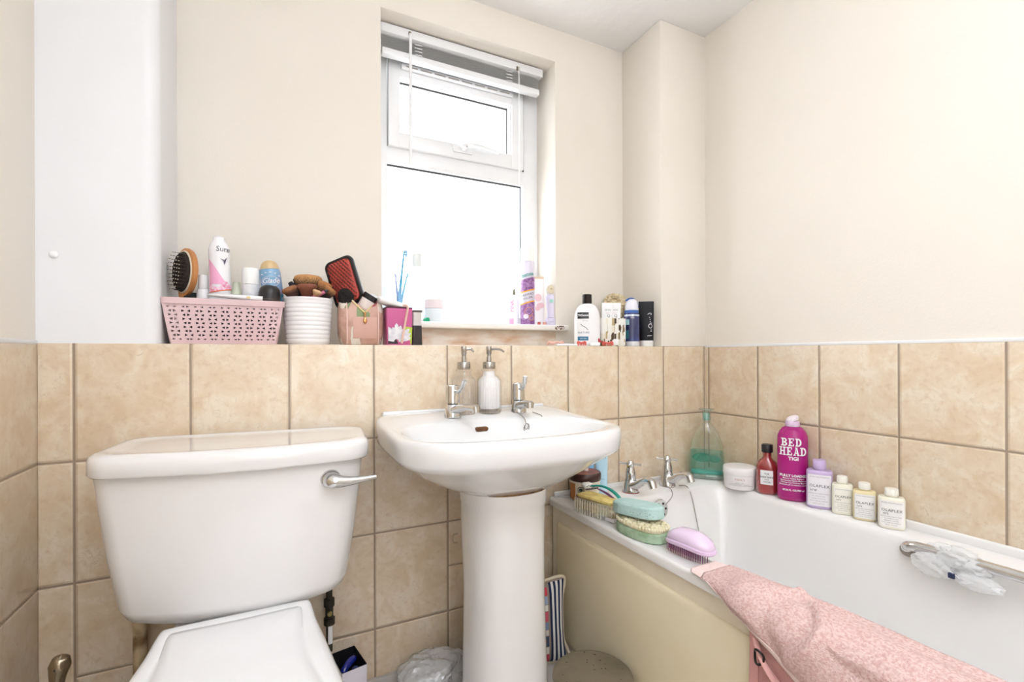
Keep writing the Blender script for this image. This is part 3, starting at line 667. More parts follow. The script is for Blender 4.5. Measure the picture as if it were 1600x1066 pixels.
text(t, 'TIGI', .0155, .000, .137, mp, M_textw, bold=.0005, e=.001)
text(t, 'FULLY LOADED', .0105, .0, .082, mp, M_textw, bold=.0005, e=.001, name='range_name')
for k, l in enumerate(('Massive Volume Shampoo', 'Shampooing Volume Maximum', 'Champu Con Volumen Masivo', 'Shampoo per un massimo volume')): text(t, l, .0066, 0, .0735-k*.0068, mp, M_textw, bold=.0001, sx=.84, e=.001, name='small_print')
text(t, '25.36 FL. OZ./750 ml', .0072, 0, .036, mp, M_textw, bold=.0003, sx=.95, e=.001, name='small_print')
# lilac bottle
def olaplex(label, x, y, off, w_, d_, h, body, capc, labc, l2, z=BZ+.0005, group=None, capr=.52, caph=.17, rows=5):
    t = tb(label, 'hair_treatment_bottle', 'bottle', x, y, off, group=group)
    hb = h*(1-caph)-.004
    pr = [(.92, 0), (.985, .003), (1, .009), (1, hb-.008), (.97, hb-.003), (.88, hb)]
    obj('bottle_body', loft(BM(), [ring_pts(w_*r, d_*r, z_, 3.4, 44) for r, z_ in pr]), body, t)
    obj('neck', lathe(BM(), [(.0005, hb-.001), (w_*capr*.8, hb-.001), (w_*capr*.8, hb+.006), (.0005, hb+.006)], seg=24), body, t)
    obj('cap', lathe(BM(), [(.0005, hb+.004), (w_*capr, hb+.004), (w_*capr*1.03, hb+.006), (w_*capr*1.0, h-.003), (w_*capr*.93, h), (.0005, h)], seg=36), capc, t)
    mp = mround(w_, d_, 3.4)
    patch('label', t, labc, -w_*.86, w_*.86, hb*.07, hb*.90, mp, nu=20, e=.0006)
    s = w_/.036
    text(t, 'OLAPLEX', .0125*s, 0, hb*.60, mp, M_text, e=.0012, space=1.12, sx=.92); text(t, l2, .0095*s, -w_*.42, hb*.485, mp, M_text, e=.0012, sx=.9)
    text(t, 'BOND MAINTENANCE', .0046*s, 0, hb*.84, mp, M_textl, e=.0012, sx=1.1, name='small_print')
    for k in range(rows): text(t, ('REPAIRS AND STRENGTHENS', 'ALL TYPES OF HAIR', 'REPARE ET FORTIFIE', 'TOUS TYPES DE CHEVEUX', '100 ML  3.3 FL.OZ')[k], .0040*s, -w_*.05, hb*(.40-.065*k), mp, M_textl, e=.0012, name='small_print')
    return t
olaplex('lilac-capped white-labelled hair bottle beside the tall magenta bottle', 1.494, .893, 0, .0345, .024, .146, mat('lilac bottle plastic', '#cbb5dc', .3), mat('lilac cap', '#cdb6de', .35), mat('pale lilac label', '#f2eef3', .5), 'N\u00ba4P', capr=.50, caph=.185)
M_o1 = mat('ivory bottle plastic', '#f4efdc', .35); M_o2 = mat('pale amber bottle plastic', '#ecdcae', .3); M_ol = mat('white bottle label', '#f8f5f1', .5); M_oc = mat('ivory cap', '#f8f4e9', .35)
G = 'small hair treatment bottles on the bath rim'
olaplex('small ivory hair bottle, the one next to the lilac-capped bottle', 1.497, .828, 6, .0262, .019, .110, M_o1, M_oc, mat('ivory label', '#f7f3e8', .5), 'N\u00ba3', group=G)
olaplex('small pale amber hair bottle with white label, between two ivory ones', 1.499, .770, 3, .0272, .019, .104, M_o2, M_oc, M_ol, 'N\u00ba6', group=G)
olaplex('small ivory hair bottle standing alone, nearest the grab handle', 1.492, .700, 2, .0295, .020, .106, M_o1, M_oc, M_ol, 'N\u00ba5', group=G)

# ------------------------------------------------------------ things on the outer rim of the bath
t = tb('cream jar of body butter with dark brown lid under the washbasin edge', 'body_butter_jar', 'jar', .893, 1.285, 0)
M_bj = mat('cream jar plastic', '#eadfca', .35)
obj('jar_body', lathe(BM(), [(.0005, 0), (.040, 0), (.043, .002), (.0505, .062), (.0505, .066), (.0005, .066)], seg=48), M_bj, t)
l = obj('jar_lid', lathe(BM(), [(.0005, .0665), (.0515, .0665), (.0525, .068), (.0525, .088), (.050, .091), (.0005, .0905)], seg=48), mat('dark brown lid', '#3c1f17', .3), t)
obj('lid_disc', lathe(BM(), [(.0005, .0908), (.045, .0908), (.045, .0915), (.0005, .0915)], seg=40), mat('orange brown lid print', '#a3562e', .4, vary='#5e2f1c', vscale=60), l)
mp = mround(lambda v: .043+.0075*v/.062, lambda v: .043+.0075*v/.062)
M_dkb = mat('dark brown print', '#4a2f24', .5)
dot('emblem', t, M_dkb, -.012, .042, .0105, mp); dot('emblem_ring', t, M_bj, -.012, .042, .0085, mp, e=.0017); dot('emblem_centre', t, mat('dark green print', '#3d4a38', .5), -.012, .042, .006, mp, e=.0022)
patch('label', t, M_dkb, .002, .042, .044, .055, mp, e=.0008)
text(t, 'BODY SHOP', .007, .022, .0495, mp, M_textw, e=.0016)
for k, (u, v, r_) in enumerate(((-.020, .022, .007), (-.004, .016, .009), (.012, .024, .006), (.026, .030, .005))): dot('nut_print', t, mat('brown nut print', '#8a5a37', .5), u, v, r_, mp, ry=r_*.7)
bm = BM(); patch('side_print', t, mat('amber side print', '#b9763a', .5), -.047, -.030, .004, .060, mp, e=.0007); bm.free()
# the white tube standing on the jar lid
tag(obj('lotion_sample', cyl(BM(), (.900, 1.288, BZ+.0925), (.900, 1.288, BZ+.118), .008, seg=18), mat('small white pot', '#f0dfd4', .4)), 'tiny whitish pot standing on the dark brown jar lid', 'pot')
def crimp_tube(t, w_, h, m, capm, r0=None, caph=.02, capz=0, d0=.016):
    """squeeze tube standing on its cap, crimped flat at the top"""
    obj('cap', lathe(BM(), [(.0005, 0), (w_*.86, 0), (w_*.9, .0015), (w_*.9, caph), (.0005, caph)], sy=.8, seg=32), capm, t)
    rings = []
    for k in range(9):
        f = k/8; z = caph+(h-caph)*f
        rings.append(ring_pts(w_*(.92+.08*f), max(.0012, d0*(1-f**1.6)), z, 2+1*f, 36))
    o = obj('tube_body', loft(BM(), rings), m, t)
    return lambda u, v, e: (u, -d0*(1-((v-caph)/(h-caph))**1.6)*math.sqrt(max(0, 1-(u/w_)**2))-e, v)
t = tb('pale blue squeeze tube standing beside the brown-lidded jar', 'lotion_tube', 'tube', .985, 1.318, 0)
mp = crimp_tube(t, .0215, .165, mat('pale blue tube', '#bfe0ee', .3), mat('pale blue cap', '#cfe6f0', .35))
text(t, 'BEAUTY', .008, 0, .120, mp, mat('steel blue print', '#4c7896', .5), space=1.2); text(t, 'body lotion', .005, 0, .05, mp, mat('steel blue print', '#4c7896', .5))
t = tb('narrow bright blue tube half hidden behind the brown-lidded jar', 'blue_tube', 'tube', .948, 1.335, 0)
crimp_tube(t, .0155, .158, mat('bright blue tube', '#7fb9e0', .3), mat('blue cap', '#8fc4e6', .35))
t = tb('light blue tube hidden mostly by the washbasin, behind the brown-lidded jar', 'light_blue_tube', 'tube', .913, 1.346, 0)
crimp_tube(t, .017, .150, mat('light blue tube', '#a8d3ea', .3), mat('blue cap', '#8fc4e6', .35), d0=.010)
# clear bristled nail brush with a yellow sponge on it
t = thing('nail_brush', 'clear plastic bristle block with white base on the bath rim', 'brush', (.8435, 1.138, BZ+.0005), R(-76+90))
obj('brush_base', box(BM(), -.026, .026, -.072, -.040, 0, .012, .002), M_white, t)
bm = BM(); box(bm, -.031, .031, -.073, .073, .036, .044, .002)
obj('brush_block', bm, clear('clear acrylic', '#f1ead9', .3, body=.25, bodycol='#e8dcc0'), t)
bm = BM(); box(bm, -.0305, .0305, -.0715, .0715, .0125, .0355, .001); obj('clear_walls', bm, clear('ribbed clear acrylic', '#efe6d2', .2, body=.10, bodycol='#fff8e8'), t)
M_bris = clear('clear bristles', '#ffffff', .3, body=.55, bodycol='#f6f0e0')
for side in range(2):
    for k in range(15):
        bm = BM()
        y = -.069+k*.0098; x = -.0322
        if side == 1:
            if k > 6: continue
            x = -.0265+k*.0088; y = -.0745
        tube(bm, [(x, y, .001 if (side == 0 and k > 3) or k > 9 else .013), (x, y, .042)], .0017, 6); obj('bristle', bm, M_bris, t)
tag(obj('bath_sponge', box(BM(), -.027, .027, -.062, .062, 0, .009, .003), mat('yellow sponge', '#ecd88a', .9, vary='#dcbf74', vscale=60, bump=.6, bscale=220), loc=(.8435, 1.142, BZ+.0452), rot=(0, 0, R(14))), 'flat yellow sponge lying on the clear bristle block', 'sponge')
# toothbrush lying over it
t = thing('toothbrush', 'teal and purple toothbrush with white head lying across the yellow sponge', 'toothbrush', (.872, 1.13, BZ+.058), 0)
bm = tube(BM(), [(-.008, .080, .008), (.006, .045, .014), (.012, .0, .010), (.010, -.040, -.004), (.004, -.065, -.020)], [.0045, .0055, .0065, .006, .005], 12, 6, flat=.6); obj('handle', bm, mat('teal handle', '#159a88', .3), t)
bm = tube(BM(), [(-.004, .050, .006), (.0, .01, .001), (.0, -.035, -.009)], [.003, .005, .004], 10, 5, flat=.6); obj('grip', bm, mat('purple grip', '#6f3c66', .4), t)
bm = BM(); box(bm, -.030, .000, .078, .104, .0, .016, .006, 3); obj('brush_head', bm, mat('white brush head', '#f3efe9', .5, bump=.5, bscale=300), t)
bm = BM()
for k in range(4): ball(bm, (-.024+k*.006, .0775, .008+.003*(k % 2)), .0016, .0012, .0016, 8)
obj('bristle_tufts', bm, mat('dark teal tufts', '#1c5b58', .5), t, smooth=False)

def spongeb(bm, hx, hy, z0, z1, r, jit, seed, waist=0, ax=40):
    random.seed(seed); rings = []
    for z, i in ((z0, .003), (z0+.003, 0), ((z0+z1)/2, 0), (z1-.004, 0), (z1, .004)):
        rg = []
        for k in range(72):
            a = 2*pi*k/72; c, s = cos(a), sin(a)
            x = (hx-i)*math.copysign(abs(c)**(2/2.6), c); y = (hy-i)*math.copysign(abs(s)**(2/2.6), s)
            x *= 1-waist*math.exp(-(y/(hy*.35))**2)
            rg.append((x+random.uniform(-jit, jit), y+random.uniform(-jit, jit), z))
        rings.append(rg)
    return loft(bm, rings)
t = thing('massage_sponge', 'oval sage green sponge with a bumpy cream top, under the pale teal one', 'sponge', (.849, .962, BZ+.0005), R(8))
obj('sponge_base', spongeb(BM(), .043, .074, 0, .026, 0, .0003, 1), mat('sage green sponge', '#b2c8ac', .9, vary='#93b08c', vscale=40, bump=.5, bscale=260), t)
bm = BM(); random.seed(9)
spongeb(bm, .0425, .0735, .0262, .036, 0, .0004, 4)
for k in range(95):
    a = random.random()*2*pi; q = math.sqrt(random.random()); x = .038*q*cos(a); y = .069*q*sin(a)
    ball(bm, (x, y, .035+random.random()*.003), .0062, .0062, .0055, 8)
for k in range(46):
    a = 2*pi*k/46; c, s = cos(a), sin(a); ball(bm, (.041*math.copysign(abs(c)**(2/2.6), c), .072*math.copysign(abs(s)**(2/2.6), s), .035), .0042, .0042, .0048, 8)
obj('bumpy_top', bm, mat('cream sponge bumps', '#e9e0c0', .9, vary='#d9cda5', vscale=50, bump=.8, bscale=200), t)
t = thing('bath_sponge_block', 'pale teal oval foam sponge lying on top of the green and cream sponge', 'sponge', (.855, .984, BZ+.0465), R(10), rot=(R(-4), R(3), R(12)))
obj('foam_body', spongeb(BM(), .040, .072, 0, .031, 0, .0005, 2, waist=.06), mat('pale teal foam', '#bcd8d3', .95, vary='#aecdc7', vscale=30, bump=.7, bscale=190), t)
bm = BM(); random.seed(12)
for k in range(16):
    y = -.065+random.random()*.11; ball(bm, (-.040*(1-abs(y/.072)**2.6)**(1/2.6)*(1-.06*math.exp(-(y/.0252)**2)), y, .005+random.random()*.012), .0008, .0012, .0009, 6)
obj('pores', bm, mat('dark pores', '#5f8f8a', .9), t.children[0], smooth=False)
# pink detangling brush
t = thing('detangling_brush', 'palm-sized pale pink detangling brush resting bristles down on the bath rim', 'brush', (.862, .812, BZ+.001), 0, rot=(R(0), R(0), R(6)))
M_pk = mat('pale pink plastic', '#e6cfe8', .22, coat=.4); M_pk2 = mat('pink rim plastic', '#dfc3e0', .25)
def tt(hx, hy, z, sk=0): return [(x*(1-.10*sk*(y/hy)), y, z(y)) for x, y, _ in ring_pts(hx, hy, 0, 2.6, 56)]
arch = lambda y: -.006*(y/.058)**2
bm = loft(BM(), [tt(.033, .060, lambda y: .026+arch(y)), tt(.0345, .062, lambda y: .029+arch(y)), tt(.034, .061, lambda y: .034+arch(y)*1.1), tt(.030, .057, lambda y: .0365+arch(y)*1.2)]); obj('bristle_tray', bm, M_pk2, t)
bm = loft(BM(), [tt(.031, .058, lambda y: .035+arch(y)), tt(.0315, .059, lambda y: .040+arch(y)), tt(.029, .055, lambda y: .049+arch(y)*1.3), tt(.023, .045, lambda y: .056+arch(y)*1.7-.02*max(0, -y)), tt(.012, .026, lambda y: .0595), tt(.003, .006, lambda y: .060)]); obj('grip_shell', bm, M_pk, t)
M_br2 = mat('mauve bristles', '#8e4f78', .4)
for k in range(20):
    for row, x in ((0, -.0235), (1, -.012)):
        y = -.052+k*.0055; xx = x*(1-(y/.06)**2*.35)
        obj('bristle', tube(BM(), [(xx, y, .0005+.0015*row), (xx, y, .027+arch(y))], [.0009, .0014], 6), M_br2, t)

# ------------------------------------------------------------ towel and garment over the bath side
def cloth_obj(name, grid, m, parent=None, thick=.004):
    bm = BM(); g = [[bm.verts.new(p) for p in r] for r in grid]
    for i in range(len(g)-1):
        for j in range(len(g[0])-1): bm.faces.new((g[i][j], g[i+1][j], g[i+1][j+1], g[i][j+1]))
    o = obj(name, bm, m, parent)
    md = o.modifiers.new('thickness', 'SOLIDIFY'); md.thickness = thick; md.offset = 0
    return o
M_towel = mat('pink terry towelling', '#e8cbc6', .95, vary='#d5aaa4', vscale=210, bump=1.0, bscale=420, spec=.15)
M_hem = mat('flat pink woven hem', '#f0d8d2', .85, vary='#ead0ca', vscale=90, bump=.3, bscale=500, spec=.2)
def interp(tab, y):
    for (a, va), (b, vb) in zip(tab, tab[1:]):
        if a >= y >= b: return va+(vb-va)*(a-y)/(a-b)
    return tab[-1][1] if y < tab[-1][0] else tab[0][1]
low = [(.752, .470), (.73, .4685), (.715, .462), (.66, .455), (.594, .432), (.55, .410), (.504, .385), (.42, .335), (.3, .25), (.1, .18), (-.2, .15)]   # height of the outer hem
inx = [(.752, .875), (.70, .888), (.60, .900), (.50, .908), (.40, .912), (.2, .915), (-.2, .915)]      # where the inner edge reaches
inz = [(.752, .4712), (.70, .471), (.62, .468), (.55, .462), (.45, .456), (.2, .45), (-.2, .45)]
def towel_pt(s, t_):
    y = .752-s*.95
    zl = interp(low, y); xi = interp(inx, y); zi = interp(inz, y)
    big = min(1, max(0, (.752-y)/.12))
    hill = .034*big+.012*math.exp(-((y-.50)/.07)**2)
    P0 = Vector((.7835, 0, zl)); P1 = Vector((.774, 0, max(.474, .474+.012*big)))
    P2 = Vector((.838, 0, .478+hill)); P3 = Vector((xi, 0, zi))
    if big < 1:     # flat where it starts on the rim
        P0 = P0.lerp(Vector((.801, 0, .4712)), 1-big); P1 = P1.lerp(Vector((.825, 0, .4712)), (1-big)); P2 = P2.lerp(Vector((.85, 0, .4712)), (1-big)); P3 = P3.lerp(Vector((xi, 0, .4712)), 1-big)
    u = 1-t_
    p = P0*u**3+P1*3*u*u*t_+P2*3*u*t_*t_+P3*t_**3
    d = (P1-P0)*3*u*u+(P2-P1)*6*u*t_+(P3-P2)*3*t_*t_; n = Vector((-d.z, 0, d.x)).normalized()
    e = min(1, t_*9)*min(1, max(0, .735-y)*10)
    x, z = p.x, p.z
    w_ = noise.noise(Vector((x*8, y*6, z*8)))*.012+noise.noise(Vector((x*22, y*17, z*22)))*.004
    q = x+(.47-z)*.8
    ridge = .007*math.exp(-((q-.845)*.75+(y-.560))**2/.00011)*max(0, 1-abs(q-.85)/.07)-.018*math.exp(-((q-.845)*.75+(y-.528))**2/.00022)*max(0, 1-abs(q-.85)/.07)
    r2 = .018*math.exp(-((q-.80)*1.6-(y-.47))**2/.00022)*max(0, 1-abs(q-.80)/.09)
    p = Vector((x, y, z))+n*max(-.002, w_+ridge+r2+.004)*e
    if p.z < .4765 and p.x > .7955:      # lies on the rim, never in it
        if p.x-.7955 < .4765-p.z: p.x = .7955
        else: p.z = .4765
    return tuple(p)
NS, NT = 190, 70
tw = thing('bath_towel', 'pink terry towel draped over the outer rim and side of the bath', 'towel', (0, 0, 0))
s0 = .034
cloth_obj('terry_cloth', [[towel_pt(s0+(1-s0)*i/NS, .035+.965*j/NT) for j in range(NT+1)] for i in range(NS+1)], M_towel, tw, .007)
cloth_obj('woven_band', [[towel_pt(s0*i/8, j/NT) for j in range(NT+1)] for i in range(9)], M_hem, tw, .0022)
cloth_obj('side_hem', [[towel_pt(s0+(1-s0)*i/NS, .037*j/4) for j in range(5)] for i in range(NS+1)], M_hem, tw, .0092)
# dusty pink garment under the towel
M_gar = mat('dusty pink cotton', '#cf9f9a', .9, vary='#c4918c', vscale=60, bump=.3, bscale=400, spec=.2)
g = thing('garment', 'dusty pink cotton garment with strap and dark ring hanging beneath the towel', 'garment', (0, 0, 0))
def gp(i, j):
    y = .603-.30*i; z = min(.462, interp(low, y)+.03)-.36*j
    return (.794+.003*noise.noise(Vector((y*14, z*5, 1))), y+.01*j*sin(z*9), z)
cloth_obj('garment_body', [[gp(i/40, j/40) for j in range(41)] for i in range(41)], M_gar, g, .003)
cloth_obj('front_placket', [[(gp(i/8*.06, j/30)[0]-.003, gp(i/8*.06, j/30)[1], gp(i/8*.06, j/30)[2]) for j in range(31)] for i in range(9)], mat('dusty pink placket', '#dda39f', .9, bump=.3, bscale=400), g, .002)
bm = tube(BM(), [(.786, .588, .418), (.783, .578, .400), (.780, .566, .385), (.780, .552, .372), (.782, .530, .350), (.784, .50, .30), (.785, .48, .22)], [.005, .006, .006, .007, .008, .009, .009], 10, 6, flat=.5); obj('strap', bm, mat('pink strap', '#dda8a2', .9, bump=.4, bscale=300), g)
bm = tube(BM(), [(.777+.003*cos(a*2), .574-.009*cos(a), .392+.013*sin(a)) for a in [2*pi*i/18 for i in range(19)]], .0022, 8); obj('ring', bm, mat('dark metal ring', '#3a3734', .3, metal=.8), g)

# ------------------------------------------------------------ white mesh puff on the grab handle
t = thing('mesh_puff', 'white net bath puff hanging on the chrome grab handle', 'puff', (1.400, .535, .450), 0)
M_net = clear('white netting', '#ffffff', .05, .4, body=.42, bodycol='#ffffff')
random.seed(21)
for k, (cx_, cy_, cz_, rx, ry, rz) in enumerate(((0, .035, -.012, .026, .042, .028), (.012, -.005, .014, .030, .040, .026), (-.004, -.045, -.022, .020, .042, .018), (.020, .02, .02, .022, .034, .018), (.01, -.03, .005, .026, .036, .022))):
    bm = BM(); bmesh.ops.create_icosphere(bm, subdivisions=4, radius=1)
    for v in bm.verts:
        n = v.co.normalized(); f = 1+.22*noise.noise(n*3.1+Vector((k*7, 0, 0)))+.10*noise.noise(n*9+Vector((0, k*5, 0)))
        v.co = Vector((cx_+n.x*rx*f, cy_+n.y*ry*f, cz_+n.z*rz*f))
    obj('net_layer', bm, M_net, t)
bm = tube(BM(), [(.0, .02, .0), (-.015, .0, -.01), (-.018, -.02, -.02)], .0012, 6, 4); obj('cord', bm, M_white, t)
bm = BM(); box(bm, -.030, -.024, -.014, -.002, -.022, -.010, .0015); obj('tag', bm, mat('navy tag', '#1f2a4c', .6), t)

# ------------------------------------------------------------ pink woven basket and what stands in it
def along(a, b, f): return Vector(a).lerp(Vector(b), f)
LZ0 = LZ+.0005
bk = thing('storage_basket', 'pale pink woven-pattern plastic basket full of toiletries on the tiled ledge', 'basket', (-.1265, 1.452, LZ0), 0)
M_bk = mat('pale pink basket plastic', '#dfc2c3', .4, vary='#d8b8ba')
BH = .113; TX, BX_ = .132, .1165; TYh, BYh = .066, .054
def panel2d(w0, w1, h, thick, holes):
    """flat trapezoid panel with triangular holes, in the x-z plane"""
    cu = D.curves.new('p', 'CURVE'); cu.dimensions = '2D'; cu.fill_mode = 'BOTH'; cu.extrude = thick/2
    def sp(pts):
        q = cu.splines.new('POLY'); q.points.add(len(pts)-1); q.use_cyclic_u = True
        for p, c in zip(q.points, pts): p.co = (c[0], c[1], 0, 1)
    sp([(-w0, 0), (w0, 0), (w1, h), (-w1, h)])
    for hl in holes: sp(hl)
    o = D.objects.new('p', cu); COL.objects.link(o); bpy.context.view_layer.update()
    me = D.meshes.new_from_object(o.evaluated_get(bpy.context.evaluated_depsgraph_get())); D.objects.remove(o); D.curves.remove(cu)
    bm = BM(); bm.from_mesh(me); D.meshes.remove(me); return bm
def weave_holes(w0, w1, h, cols):
    hs = []; rows = 8; z0 = .012; dz = (h-.022)/rows
    for r in range(rows+1):
        z = z0+r*dz; w_ = (w0+(w1-w0)*z/h)*.97; cw = 2*w_/cols; a = .0034 if 0 < r < rows else .0022
        for c in range(cols):
            xc = -w_+cw*(c+.5); o = .27*cw if r % 2 else .27*cw-.0
            s = 1 if (r+c) % 2 else -1
            xs = xc-cw*.20; hs.append([(xs-.0030*s, z), (xs+.0036*s, z+a), (xs+.0036*s, z-a)])
            xs = xc+cw*.20; hs.append([(xs+.0030*s, z), (xs-.0036*s, z+a), (xs-.0036*s, z-a)])
    return hs
for (w0, w1, cols, yo, rz) in ((BX_, TX, 9, 0, 0), (BX_, TX, 9, 0, pi), (BYh, TYh, 4, 0, pi/2), (BYh, TYh, 4, 0, -pi/2)):
    hh = BH-.012; bm = panel2d(w0, w1, hh, .0025, weave_holes(w0, w1, hh, cols))
    b0, t0 = (BYh, TYh) if abs(cos(rz)) > .5 else (BX_, TX)
    for v in bm.verts:
        f = v.co.y/hh; x, z, th = v.co.x, v.co.y, v.co.z
        yy = -(b0+(t0-b0)*f)+.0015-th
        v.co = (x*cos(rz)-yy*sin(rz), x*sin(rz)+yy*cos(rz), z)
    obj('woven_side', bm, M_bk, bk, smooth=False)
obj('rim', loft(BM(), [rrect(TX-.004, TYh-.004, .012, BH-.016), rrect(TX+.0035, TYh+.0035, .014, BH-.015), rrect(TX+.0045, TYh+.0045, .014, BH-.002), rrect(TX+.003, TYh+.003, .014, BH), rrect(TX-.002, TYh-.002, .012, BH), rrect(TX-.004, TYh-.004, .012, BH-.004)]+[rrect(TX-.004, TYh-.004, .012, BH-.0155)], False, False), M_bk, bk)
obj('base', loft(BM(), [rrect(BX_-.001, BYh-.001, .01, 0), rrect(BX_, BYh, .01, .008), rrect(BX_-.003, BYh-.003, .01, .009)]), M_bk, bk)
cx0, cy0 = -.1265, 1.452
# dark stored pouches at the bottom of the basket (seen through the weave)
tag(obj('toiletry_pouch', loft(BM(), [rrect(.104, .046, .02, z, cx0, cy0) for z in (LZ+.012, LZ+.02, LZ+.090, LZ+.098)]), mat('dark indigo cloth', '#2b2833', .9, vary='#4a3038', vscale=18)), 'dark cloth pouch lying at the bottom of the pink woven basket', 'pouch')
ZP = LZ+.0985

def hairbrush_oval():
    t = thing('oval_hairbrush', 'oval wooden cushion hairbrush with dark bristles leaning in the pink basket', 'hairbrush', (-.222, 1.456, 1.158), 0, rot=(R(2), R(12), R(-50)))
    # local: face normal -y ; long axis z
    M_wood = mat('orange beech wood', '#c98a4f', .35, vary='#b87640', vscale=12, coat=.3)
    def ov(a, b, y, z0=0): return [(a*cos(2*pi*i/44), y, z0+b*sin(2*pi*i/44)) for i in range(44)]
    obj('wooden_back', loft(BM(), [ov(.036, .057, -.003), ov(.040, .061, -.001), ov(.041, .062, .004), ov(.038, .059, .011), ov(.026, .046, .0155), ov(.008, .02, .017)]), M_wood, t)
    obj('rubber_cushion', loft(BM(), [ov(.035, .055, -.0025), ov(.034, .054, -.005), ov(.026, .044, -.009), ov(.01, .02, -.011)]), mat('cream cushion edge', '#d9ccb5', .6), t)
    obj('bristle_bed', loft(BM(), [ov(.033, .052, -.0052), ov(.028, .046, -.0135), ov(.015, .028, -.0155)]), mat('dark boar bristle', '#35281f', .9, vary='#1d1612', vscale=200, bump=1, bscale=300), t)
    h = tube(BM(), [(0, .006, -.055), (0, .006, -.075), (0, .005, -.12)], [.016, .012, .010], 14, 5, flat=.7); obj('handle', h, M_wood, t)
    M_pin = mat('dark nylon pin', '#2f2620', .5); M_tip = mat('pale pin tip', '#e9dfc8', .4)
    random.seed(2); n = 0
    for r in range(11):
        z = -.046+r*.0092; hw = .031*math.sqrt(max(0, 1-(z/.052)**2)); k = max(1, int(hw/.0046))
        for c in range(k):
            x = -hw+2*hw*(c+.5)/k+random.uniform(-.0008, .0008); n += 1
            if n > 64: continue
            d = Vector((x*.22, -1, z*.22)).normalized()
            a = Vector((x, -.007, z)); b = a+d*.022
            p = obj('bristle', tube(BM(), [a, b], .0008, 5), M_pin, t); obj('pin_tip', ball(BM(), b, .0013, seg=8), M_tip, p)
    return t
hairbrush_oval()
# small white bottle with cap
t = thing('small_white_bottle', 'small plain white bottle with rounded cap beside the oval hairbrush', 'bottle', (-.182, 1.462, ZP), R(8))
obj('bottle_body', lathe(BM(), [(.0005, 0), (.015, 0), (.0155, .003), (.0155, .039), (.0135, .046), (.0005, .046)], seg=32), mat('milky white plastic', '#f1eff0', .3, vary='#e6e4e6', vscale=30), t)
obj('cap', lathe(BM(), [(.0005, .0465), (.0118, .0465), (.0124, .048), (.0112, .080), (.010, .083), (.0005, .0835)], seg=32), M_white, t)
# aerosol deodorant
t = thing('deodorant_can', 'tall white deodorant can with pink swirl pattern and a tick mark', 'aerosol can', (-.1435, 1.452, ZP+.012), 0, rot=(R(1), R(-1), R(14)))
pr = [(.0005, 0), (.0225, 0), (.0245, .003), (.0250, .010), (.0250, .085), (.0235, .105), (.0250, .125), (.0245, .138), (.0205, .152), (.013, .163), (.0125, .170), (.009, .1735), (.0005, .175)]
obj('can_body', lathe(BM(), pr, seg=44), mat('glossy white can', '#f5f3f5', .2), t)
obj('base_ring', lathe(BM(), [(.0005, -.004), (.021, -.004), (.0235, -.002), (.0235, .0005), (.0005, .0006)], seg=36), M_black, t)
def rr_(v):
    for (a, b), (c, d) in zip(pr, pr[1:]):
        if b <= v <= d and d > b: return a+(c-a)*(v-b)/(d-b)
    return .02
mp = mround(rr_, rr_)
M_dp = mat('pink can print', '#f0a9cb', .35, vary='#f4b9d4')
patch('pink_wedge', t, M_dp, -.0235, .014, .046, lambda u: .046+.065*max(.02, (1-(u+.0235)/.0375))**1.2, mp, nu=22, nv=10, e=.0006)
patch('floral_band', t, mat('pink floral print', '#ef8fb4', .4, vary='#fbe6ee', vscale=140), -.0235, .0238, lambda u: .026+.010*(u+.0235)/.047, lambda u: .046+.008*sin(u*160), mp, nu=22, nv=6, e=.0010)
patch('orange_stripe', t, mat('orange stripe', '#ee7a4a', .4), -.0235, .0238, lambda u: .0235+.010*(u+.0235)/.047, lambda u: .0262+.010*(u+.0235)/.047, mp, nu=22, nv=1, e=.0013)
text(t, 'Sure', .019, .005, .137, mp, mat('grey lettering', '#4c4a55', .5), e=.0012, sx=.9, shear=.1)
bm = BM(); tick = [(-.002, .113), (.005, .107), (.0075, .096), (.013, .117), (.0078, .109)]
bm.faces.new([bm.verts.new(mp(u, v, .0014)) for u, v in tick]); obj('tick_mark', bm, mat('dark plum', '#4b4157', .5), t, smooth=False)
# pale green bottle behind, white tall can
t = thing('pale_green_bottle', 'pale green translucent bottle behind the white deodorant can in the basket', 'bottle', (-.108, 1.485, ZP), 0)
obj('bottle_body', lathe(BM(), [(.0005, 0), (.018, 0), (.0185, .04), (.010, .055), (.010, .072), (.0005, .073)], seg=28), mat('pale green plastic', '#e3e6cf', .4), t)
t = thing('white_round_box', 'small white round tub low behind the flat white tube in the basket', 'tub', (-.098, 1.452, ZP), 0)
obj('tub_body', lathe(BM(), [(.0005, 0), (.014, 0), (.0145, .018), (.013, .022), (.0005, .0225)], seg=26), M_white, t)
t = thing('white_spray_can', 'plain white cylindrical can with frosted cap in the middle of the basket', 'can', (-.0725, 1.448, ZP), 0)
obj('can_body', lathe(BM(), [(.0005, 0), (.0215, 0), (.022, .002), (.022, .062), (.0005, .063)], seg=40), mat('satin white can', '#f0eff0', .35, vary='#e5e4e6', vscale=60), t)
obj('cap', lathe(BM(), [(.0005, .063), (.0213, .063), (.0216, .065), (.0216, .102), (.0200, .1065), (.0005, .107)], seg=40), mat('frosted white cap plastic', '#f7f6f4', .3), t)
